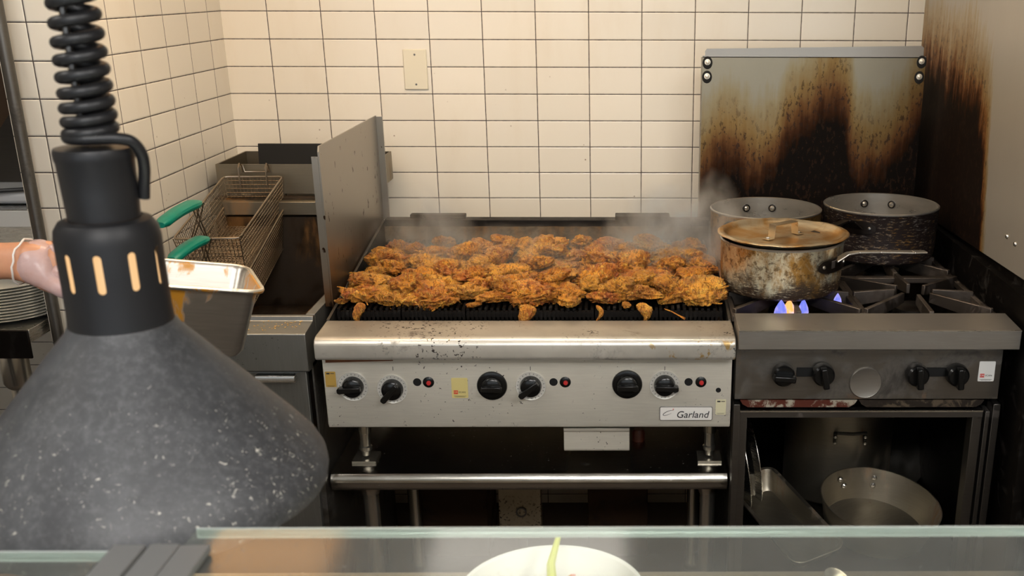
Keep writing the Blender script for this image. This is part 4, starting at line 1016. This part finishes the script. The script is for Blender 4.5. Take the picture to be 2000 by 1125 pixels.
MB().box(.058, .080, -3.10, -2.602, 1.2815, 1.287).box(.0815, .102, -3.10, -2.598, 1.2815, 1.2855).box(.1035, .124, -3.10, -2.602, 1.2815, 1.2868).build('cover_strip', M['grey_strip'], jb, bevel=.0008)
MB().box(.076, .106, -2.98, -2.93, .95, 1.265).build('post', M['steel_clean'], jb, bevel=.002)
MB().box(.058, .124, -3.10, -2.64, 1.262, 1.267).build('under_plate', M['steel_clean'], jb)
bw = thing('serving_bowl', 'round white bowl of food seen through the glass', 'bowl', (.33, -2.245, .9505))
MB().lathe([(0, 0), (.045, 0), (.06, .006), (.088, .04), (.100, .078), (.102, .080), (.098, .0785), (.084, .040), (.055, .010), (0, .008)], 64).build('bowl_body', plain('white_bowl', (.80, .78, .74), .3), bw)
fd = MB(); bmesh.ops.create_grid(fd.bm, x_segments=60, y_segments=60, size=.085)
for v in list(fd.bm.verts):
    r0 = v.co.length
    if r0 > .080: fd.bm.verts.remove(v); continue
    v.co.z = .038+.016*noise.noise(v.co*45)+.008*noise.noise(v.co*110)+.012*(1-(r0/.08)**2)
def food_mat():
    t = NT('mixed_salad'); p = t.coord(); n = t.noise(p, 55, 3, .5, .5, col=False)
    return t.set(col=t.ramp(n, [(.3, (.35, .16, .05)), (.42, (.62, .50, .28)), (.5, (.70, .62, .36)), (.58, (.45, .50, .08)), (.66, (.60, .10, .06)), (.75, (.75, .70, .55))]), rough=.45)
fo = fd.build('food', food_mat(), fix=False); fo.location = (.33, -2.245, .9605); tag(fo, 'mixed chopped food heaped in the white bowl', 'food', kind='stuff')
fo2 = MB().tube([(0, 0, 0), (.004, .012, .012), (.002, .03, .024), (.006, .045, .035), (.010, .06, .046)], [.004, .006, .005, .004, .003], 8).build('pickled_pepper', plain('pickled_pepper_green', (.55, .58, .08), .35), loc=(.325, -2.235, 1.017)); tag(fo2, 'yellow-green pepper strip upright in the white bowl', 'pepper')
spn = MB(); 
spn.lathe([(0, -.001), (.012, 0), (.017, .004), (.018, .006), (.0165, .0055), (.012, .002), (0, .001)], 24, (0, 0, 0), Matrix.Diagonal((.8, 1.5, 1, 1)))
spn.tube([(0, -.024, .004), (.006, -.06, .012), (.015, -.13, .016)], [.004, .003, .004], 8)
o = spn.build('serving_spoon', M['rivet'], loc=(.672, -2.10, .9525)); o.rotation_euler = (0, 0, .15); tag(o, 'steel spoon lying on the counter seen through the glass', 'spoon')

# ------------------------------------------------------------------ heat lamp
LX, LY = -.0045, -2.41
hl = thing('heat_lamp', 'large dusty dark grey cone heat lamp hanging on a coiled black cord', 'heat lamp', (LX, LY, 0))
def lamp_mat():
    t = NT('dusty_lamp_enamel'); p = t.coord(); x, y, z = t.sep(p)
    n = t.noise(t.map(p, (1, 1, .6)), 9, 7, .68, .6); f = t.noise(p, 150, 4, .7)
    c = t.mix(t.step(n, .26, .74), (.024, .025, .027), (.050, .052, .056))
    c = t.mix(t.math("MULTIPLY", t.step(f, .40, .75), .22), c, (.19, .19, .19))
    ang = t.noise(p, 190, 5, .75, 1.0); low = t.step(z, 1.40, 1.27)
    fl_ = t.math('MULTIPLY', t.step(t.math('ADD', ang, t.math('MULTIPLY', low, .06)), .675, .70), t.math('MULTIPLY_ADD', low, .85, .12))
    fl_ = t.math('MULTIPLY', fl_, t.step(t.noise(p, 25, 3), .36, .56))
    c = t.mix(fl_, c, (.55, .52, .45))
    t.set(col=c, rough=t.math('MULTIPLY_ADD', f, .2, .42), spec=.5); t.bump(f, .12, .0006); return t.m
M['lamp'] = lamp_mat()
M['lamp_in'] = plain('lamp_inner_aluminium', (.80, .76, .70), .3, .9)
M['lamp_neck'] = plain('lamp_neck_enamel', (.010, .010, .011), .46, spec=.28)
outer = [(.0405, 1.388), (.0445, 1.3815), (.061, 1.363), (.088, 1.3315), (.112, 1.304), (.132, 1.281), (.1455, 1.264), (.1505, 1.2535), (.1515, 1.244), (.1495, 1.235)]
inner = [(.148, 1.236), (.150, 1.244), (.1490, 1.253), (.144, 1.263), (.130, 1.280), (.110, 1.3025), (.086, 1.330), (.059, 1.361), (.043, 1.379), (.0392, 1.386)]
MB().lathe(outer+inner, 128, closed=True).build('shade', M['lamp'], hl, ang=60)
nk = MB().lathe([(.0405, 1.388), (.0398, 1.40), (.0395, 1.43), (.0398, 1.458), (.0385, 1.4665), (.0345, 1.4725), (.0285, 1.4745), (.0260, 1.4735), (.033, 1.471), (.037, 1.465), (.0385, 1.457), (.0383, 1.43), (.0385, 1.40), (.0393, 1.388)], 96, closed=True)
no = nk.build('neck', M['lamp_neck'], hl)
cut = MB()
for k in range(10):
    a = math.radians(-79.3+36.6*(k-1))
    c_ = Matrix.Translation((.039*math.cos(a), .039*math.sin(a), 1.4365)) @ RZ(a)
    pts = [(y, z) for y, z in arc(0, .0125, .0031, 0, PI, 8)+arc(0, -.0125, .0031, PI, 2*PI, 8)]
    n0 = len(cut.bm.verts)
    g = cut; A_ = [g.bm.verts.new(c_ @ Vector((-.01, y, z))) for y, z in pts]; B_ = [g.bm.verts.new(c_ @ Vector((.01, y, z))) for y, z in pts]
    g.bm.faces.new(A_[::-1]); g.bm.faces.new(B_)
    for i in range(len(pts)): g.bm.faces.new((A_[i], A_[(i+1) % len(pts)], B_[(i+1) % len(pts)], B_[i]))
co_ = cut.build('cutter', None, hl, smooth=False)
bo_ = no.modifiers.new('slots', 'BOOLEAN'); bo_.object = co_; bo_.operation = 'DIFFERENCE'; bo_.solver = 'EXACT'
bpy.context.view_layer.update()
dg = bpy.context.evaluated_depsgraph_get(); nme = bpy.data.meshes.new_from_object(no.evaluated_get(dg)); no.modifiers.clear(); no.data = nme
bpy.data.objects.remove(co_)
MB().lathe([(0, 1.4745), (.0268, 1.4745), (.0277, 1.495), (.0285, 1.519), (.0293, 1.521), (.0297, 1.5265), (.0287, 1.5295), (.012, 1.5305), (0, 1.5305)], 64).build('cap', M['black_rubber'], hl)
t = NT('heat_bulb_glow'); t.set(col=(0, 0, 0), emit=(.90, .54, .25), emits=1.05)
t2 = NT('heat_bulb_face'); t2.set(col=(0, 0, 0), emit=(1, .50, .16), emits=26.0)
blb = MB().lathe([(0, 1.464), (.018, 1.464), (.031, 1.455), (.0335, 1.44), (.034, 1.40), (.036, 1.372), (.036, 1.362)], 40).build('bulb', t.m, hl)
MB().lathe([(.036, 1.362), (.031, 1.352), (.018, 1.346), (0, 1.345)], 40).build('bulb_face', t2.m, blb)
# coiled cord
cc = []; turns = 10.3; N = 420
for i in range(N+1):
    u = i/N; a = 2*PI*turns*u+PI*.4
    zc = 1.5375+.1085*(u**1.12)+.018*u*u
    R0 = .0168-.0028*u
    cc.append((R0*math.cos(a)+.003*u, R0*math.sin(a), zc))
xt, yt, zt = cc[-1]
for i in range(1, 200):
    u = i/200; a = 2*PI*(turns+5*u)+PI*.4
    cc.append((.0140*(1-u*.7)*math.cos(a)+.003, .0140*(1-u*.7)*math.sin(a), zt+.16*u+.05*u*u))
cc.append((.002, 0, zt+.3)); cc.append((0, 0, 2.69))
tail = [(.0285, .008, 1.490), (.0320, .006, 1.502), (.0365, .002, 1.514), (.0385, -.002, 1.526), (.0355, -.007, 1.5355), (.027, -.011, 1.5385)]
a0_ = math.atan2(cc[0][1], cc[0][0])-2*PI
bridge = []
for k in range(1, 12):
    aa = -.6+(a0_+.6)*k/12
    bridge.append((.0172*math.cos(aa), .0170*math.sin(aa), 1.5378))
def smooth(P, n=6):
    P = [Vector(q) for q in P]; out = []
    for i in range(len(P)-1):
        a, b, c, d = P[max(i-1, 0)], P[i], P[i+1], P[min(i+2, len(P)-1)]
        for k in range(n):
            q = k/n; out.append(.5*((2*b)+(c-a)*q+(2*a-5*b+4*c-d)*q*q+(3*b-a-3*c+d)*q**3))
    return out+[P[-1]]
tail = [(.0290, .010, 1.488), (.0315, .0085, 1.500), (.0350, .005, 1.513), (.0365, .000, 1.525), (.0335, -.006, 1.5345), (.026, -.0105, 1.5375)]
MB().tube([Vector(q) for q in smooth(tail+[(.018, -.0125, 1.538)])[:-1]]+bridge+cc, .0046, 12).build('coiled_cord', M['black_rubber'], hl, ang=80)
MB().tube([(-.006, .0, 1.531), (-.006, 0, 2.0), (-.004, 0, 2.69)], .003, 8).build('suspension_wire', M['steel_post'], hl)

# ------------------------------------------------------------------ person with the steel pan
def skin_mesh(name, verts, edges, radii, mat, parent, sub=2, root=0):
    me = bpy.data.meshes.new(name); me.from_pydata([Vector(v) for v in verts], edges, []); o = bpy.data.objects.new(name, me); COL.objects.link(o)
    o.modifiers.new('skin', 'SKIN'); 
    sk = me.skin_vertices[0].data if me.skin_vertices else None
    if sk is None:
        bpy.context.view_layer.objects.active = o; bpy.context.view_layer.update(); sk = me.skin_vertices[0].data
    for i, r in enumerate(radii): sk[i].radius = (r, r) if not isinstance(r, tuple) else r
    for s in sk: s.use_root = False
    sk[root].use_root = True
    s_ = o.modifiers.new('sub', 'SUBSURF'); s_.levels = sub; s_.render_levels = sub
    bpy.context.view_layer.update(); dg = bpy.context.evaluated_depsgraph_get()
    me2 = bpy.data.meshes.new_from_object(o.evaluated_get(dg)); o.modifiers.clear(); o.data = me2; me2.materials.clear(); me2.materials.append(mat)
    for p in me2.polygons: p.use_smooth = True
    if parent: o.parent = parent
    return o
def skin_mat():
    t = NT('warm_skin'); p = t.coord(); n = t.noise(p, 40, 5)
    return t.set(col=t.mix(n, (.50, .22, .12), (.66, .33, .19)), rough=.45, sub=.1, sss=.01)
M['skin'] = skin_mat()
P1 = px(515, 572, -1.45); P4 = px(325, 559, -1.52); P2 = px(430, 512, -1.29)
ux = (P1-P4).normalized(); uy = (P2-P1); uy = (uy-ux*uy.dot(ux)).normalized(); uz = ux.cross(uy)
if uz.z < 0: uz = -uz
LN, WN = .278, .165
cen = P1-ux*(LN/2+.006)+uy*(WN/2+.006)
PM = Matrix((ux, uy, uz)).transposed().to_4x4(); PM.translation = cen
def pan_mat():
    t = NT('smeared_pan_steel'); p = t.coord(); br_ = t.noise(t.map(p, (1, 1, 12)), 20, 3)
    c = t.mix(br_, (.40, .375, .33), (.54, .51, .46)); sm = t.noise(t.map(p, (1, 1, .35)), 11, 6, .6, .6)
    s = t.step(sm, .51, .57); c = t.mix(s, c, (.50, .22, .02))
    return t.set(col=c, metal=t.math('MULTIPLY_ADD', s, -.8, .92), rough=.34)
sp2 = thing('steel_insert_pan', 'deep stainless food pan smeared with orange marinade, held by a gloved hand', 'pan', (0, 0, 0))
o = insert_pan(MB(), LN, WN, .128, Matrix.Identity(4), fl_=.010, r=.022).build('pan_body', pan_mat(), sp2)
o.matrix_local = PM
s_ = o.modifiers.new('thick', 'SOLIDIFY'); s_.thickness = .001
# marinade film on rim
rm = MB().tube([(a, b, .0012) for a, b in rrect(-LN/2-.008, LN/2+.008, -WN/2-.008, WN/2+.008, .03, 6)], .0034, 8, closed=True).build('rolled_rim', steel('rim_steel_smeared', (.74, .68, .55), .3, .35, gcol=(.50, .25, .04), scale=25, brush=(1, 1, 1), met=.7), sp2)
rm.matrix_local = PM
# person, mostly beyond the picture
pe = thing('person', 'person in a dark shirt and clear gloves reaching in with a steel pan', 'person', (0, 0, 0))
HN = P1-ux*(LN+.012)+uy*.045      # left end of the pan rim
wr = px(34, 508, -1.60); el = Vector((-.80, -1.56, 1.215)); sh = Vector((-.775, -1.50, 1.45))
BODY_V = [(-.96, -1.5, .98), (-.96, -1.50, 1.15), (-.96, -1.50, 1.34), (-.96, -1.49, 1.46), (-.96, -1.48, 1.52), (-.96, -1.46, 1.61), (-.96, -1.45, 1.70),
          tuple(sh), tuple(el), tuple(wr),
          (-1.145, -1.50, 1.45), (-1.19, -1.47, 1.18), (-1.10, -1.27, 1.10), (-1.07, -1.21, 1.08),
          (-.87, -1.50, .90), (-.86, -1.49, .50), (-.86, -1.51, .10), (-.86, -1.40, .045),
          (-1.05, -1.50, .90), (-1.06, -1.49, .50), (-1.06, -1.51, .10), (-1.06, -1.40, .045)]
along = (px(130, 528, -1.60)-wr).normalized()
across = (Vector((0, 0, 1))*.86+Vector((0, .5, 0))); across = (across-along*across.dot(along)).normalized()
curl = Vector((0, 1, 0)); curl = (curl-along*curl.dot(along)-across*curl.dot(across)).normalized()
pal = wr+along*.030
BODY_V += [tuple(pal)]; i_p = len(BODY_V)-1
BODY_E = [(0, 1), (1, 2), (2, 3), (3, 4), (4, 5), (5, 6), (3, 7), (7, 8), (8, 9), (3, 10), (10, 11), (11, 12), (12, 13), (0, 14), (14, 15), (15, 16), (16, 17), (0, 18), (18, 19), (19, 20), (20, 21), (9, i_p)]
BODY_R = [.07, .085, .09, .055, .052, .080, .068, .046, .041, .030, .046, .041, .028, .022, .045, .040, .034, .030, .045, .040, .034, .030, .030]
HAND = []
for k, (o_, L) in enumerate(((.033, .92), (.012, 1.0), (-.010, .96), (-.031, .80))):
    mc = pal+along*.026+across*o_*.75
    kn = pal+along*.052*(.9+.1*L)+across*o_-curl*.006
    p1 = kn+along*.022*L+curl*.016*L; p2 = p1+along*.002*L+curl*.024*L; p3 = p2-along*.016*L+curl*.012*L
    b = len(BODY_V); BODY_V += [tuple(mc), tuple(kn), tuple(p1), tuple(p2), tuple(p3)]; BODY_E += [(i_p, b), (b, b+1), (b+1, b+2), (b+2, b+3), (b+3, b+4)]; BODY_R += [.0185, .0150, .0120, .0108, .0090]
    HAND.append(b)
tb = pal+along*.012+across*.030+curl*.010; t1 = tb+along*.036+across*.012+curl*.012; t2_ = t1+along*.030-across*.004+curl*.014
b = len(BODY_V); BODY_V += [tuple(tb), tuple(t1), tuple(t2_)]; BODY_E += [(i_p, b), (b, b+1), (b+1, b+2)]; BODY_R += [.017, .0125, .0098]
HAND.append(b)
# other hand: five fingers hanging relaxed
hb = Vector((-1.07, -1.21, 1.08))
for k, o_ in enumerate((-.03, -.01, .01, .03)):
    b = len(BODY_V); BODY_V += [(hb.x+o_, hb.y+.03, hb.z-.01), (hb.x+o_*1.1, hb.y+.065, hb.z-.018), (hb.x+o_*1.1, hb.y+.085, hb.z-.04)]; BODY_E += [(13, b), (b, b+1), (b+1, b+2)]; BODY_R += [.011, .0095, .008]
b = len(BODY_V); BODY_V += [(hb.x+.045, hb.y-.005, hb.z-.012), (hb.x+.055, hb.y+.03, hb.z-.02)]; BODY_E += [(13, b), (b, b+1)]; BODY_R += [.012, .009]
skin_mesh('body', BODY_V, BODY_E, BODY_R, M['skin'], pe)
# glove over hand and wrist
def gl_mat():
    t = NT('clear_glove_plastic'); n = t.n
    tr_ = t.add('ShaderNodeBsdfTransparent'); gl = t.add('ShaderNodeBsdfPrincipled'); gl.inputs['Base Color'].default_value = (.72, .55, .55, 1); gl.inputs['Roughness'].default_value = .25
    f = t.math('MULTIPLY_ADD', t.noise(t.coord(), 35, 4), .55, .25)
    mx = t.add('ShaderNodeMixShader'); t.plug(mx.inputs[0], f); t.t.links.new(tr_.outputs[0], mx.inputs[1]); t.t.links.new(gl.outputs[0], mx.inputs[2])
    n.remove(t.b); t.t.links.new(mx.outputs[0], t.out.inputs[0]); return t.m
GV = [tuple(wr-along*.006), tuple(pal)]; GE = [(0, 1)]; GR = [.035, .034]
for h_, b0 in enumerate(HAND):
    n_ = 5 if h_ < 4 else 3; b = len(GV); GV += BODY_V[b0:b0+n_]; GE += [(1, b)]+[(b+q, b+q+1) for q in range(n_-1)]; GR += [r_+.0028 for r_ in BODY_R[b0:b0+n_]]
skin_mesh('glove', GV, GE, GR, gl_mat(), pe)
cf = MB(); ax = (pal-wr).normalized(); s1 = ax.cross(Vector((0, 0, 1))).normalized(); s2 = ax.cross(s1)
cf.tube([wr+ax*.010+(s1*math.cos(a*PI/12)+s2*math.sin(a*PI/12))*(.0365+.001*math.sin(a*2.1))+ax*.0015*math.sin(a*1.7) for a in range(24)], .0016, 8, closed=True)
cf.build('glove_cuff', plain('glove_bead', (.78, .72, .66), .3), pe)
M['shirt'] = plain('dark_maroon_shirt', (.030, .014, .016), .85); M['trousers'] = plain('black_trousers', (.01, .01, .012), .85)
e2 = sh+(el-sh)*.62
skin_mesh('shirt', [(-.96, -1.5, .90), (-.96, -1.5, 1.02), (-.96, -1.5, 1.18), (-.96, -1.5, 1.34), (-.96, -1.49, 1.44), (-.96, -1.485, 1.495), tuple(sh-Vector((.03, 0, 0))), tuple(sh+(el-sh)*.30), tuple(e2), (-1.115, -1.50, 1.445), (-1.165, -1.49, 1.37), (-1.185, -1.48, 1.27)],
          [(0, 1), (1, 2), (2, 3), (3, 4), (4, 5), (4, 6), (6, 7), (7, 8), (4, 9), (9, 10), (10, 11)], [.150, .150, .146, .150, .100, .066, .070, .066, .060, .070, .066, .060], M['shirt'], pe, root=2)
for sx_ in (-.093, .093):
    skin_mesh('trouser_leg', [(-.96+sx_*.5, -1.5, 1.0), (-.96+sx_*.8, -1.50, .82), (-.96+sx_, -1.49, .50), (-.96+sx_*1.05, -1.51, .09)], [(0, 1), (1, 2), (2, 3)], [.100, .100, .075, .062], M['trousers'], pe)
    skin_mesh('shoe', [(-.96+sx_*1.05, -1.53, .048), (-.96+sx_*1.1, -1.44, .046), (-.96+sx_*1.12, -1.36, .034)], [(0, 1), (1, 2)], [.046, .044, .034], M['black_rubber'], pe)
hc = Vector((-.96, -1.45, 1.65)); fc = MB()
fc.lathe([(0, .012), (.008, .006), (.012, -.004), (.006, -.014), (0, -.016)], 12, hc+Vector((0, .088, -.01))); fc.build('nose', M['skin'], pe)
for s in (-1, 1):
    MB().lathe([(0, .011), (.008, .008), (.011, 0), (.008, -.008), (0, -.011)], 14, hc+Vector((s*.031, .070, .016))).build('eye', plain('eye_white%d' % s, (.7, .7, .68), .2), pe)
    MB().lathe([(0, .028), (.012, .02), (.015, 0), (.010, -.02), (0, -.028)], 12, hc+Vector((s*.084, .0, .0))).build('ear', M['skin'], pe)
MB().tube([hc+Vector((-.024, .078, -.047)), hc+Vector((0, .086, -.050)), hc+Vector((.024, .078, -.047))], [.003, .006, .003], 8).build('mouth', plain('lips', (.40, .12, .10), .5), pe)
MB().lathe([(0, .105), (.05, .095), (.085, .06), (.093, .02), (.088, -.01), (.080, -.01), (.080, .04), (0, .09)], 32, hc+Vector((0, -.012, .012)), RX(-.25)).build('hair', plain('black_hair', (.012, .010, .009), .6), pe)
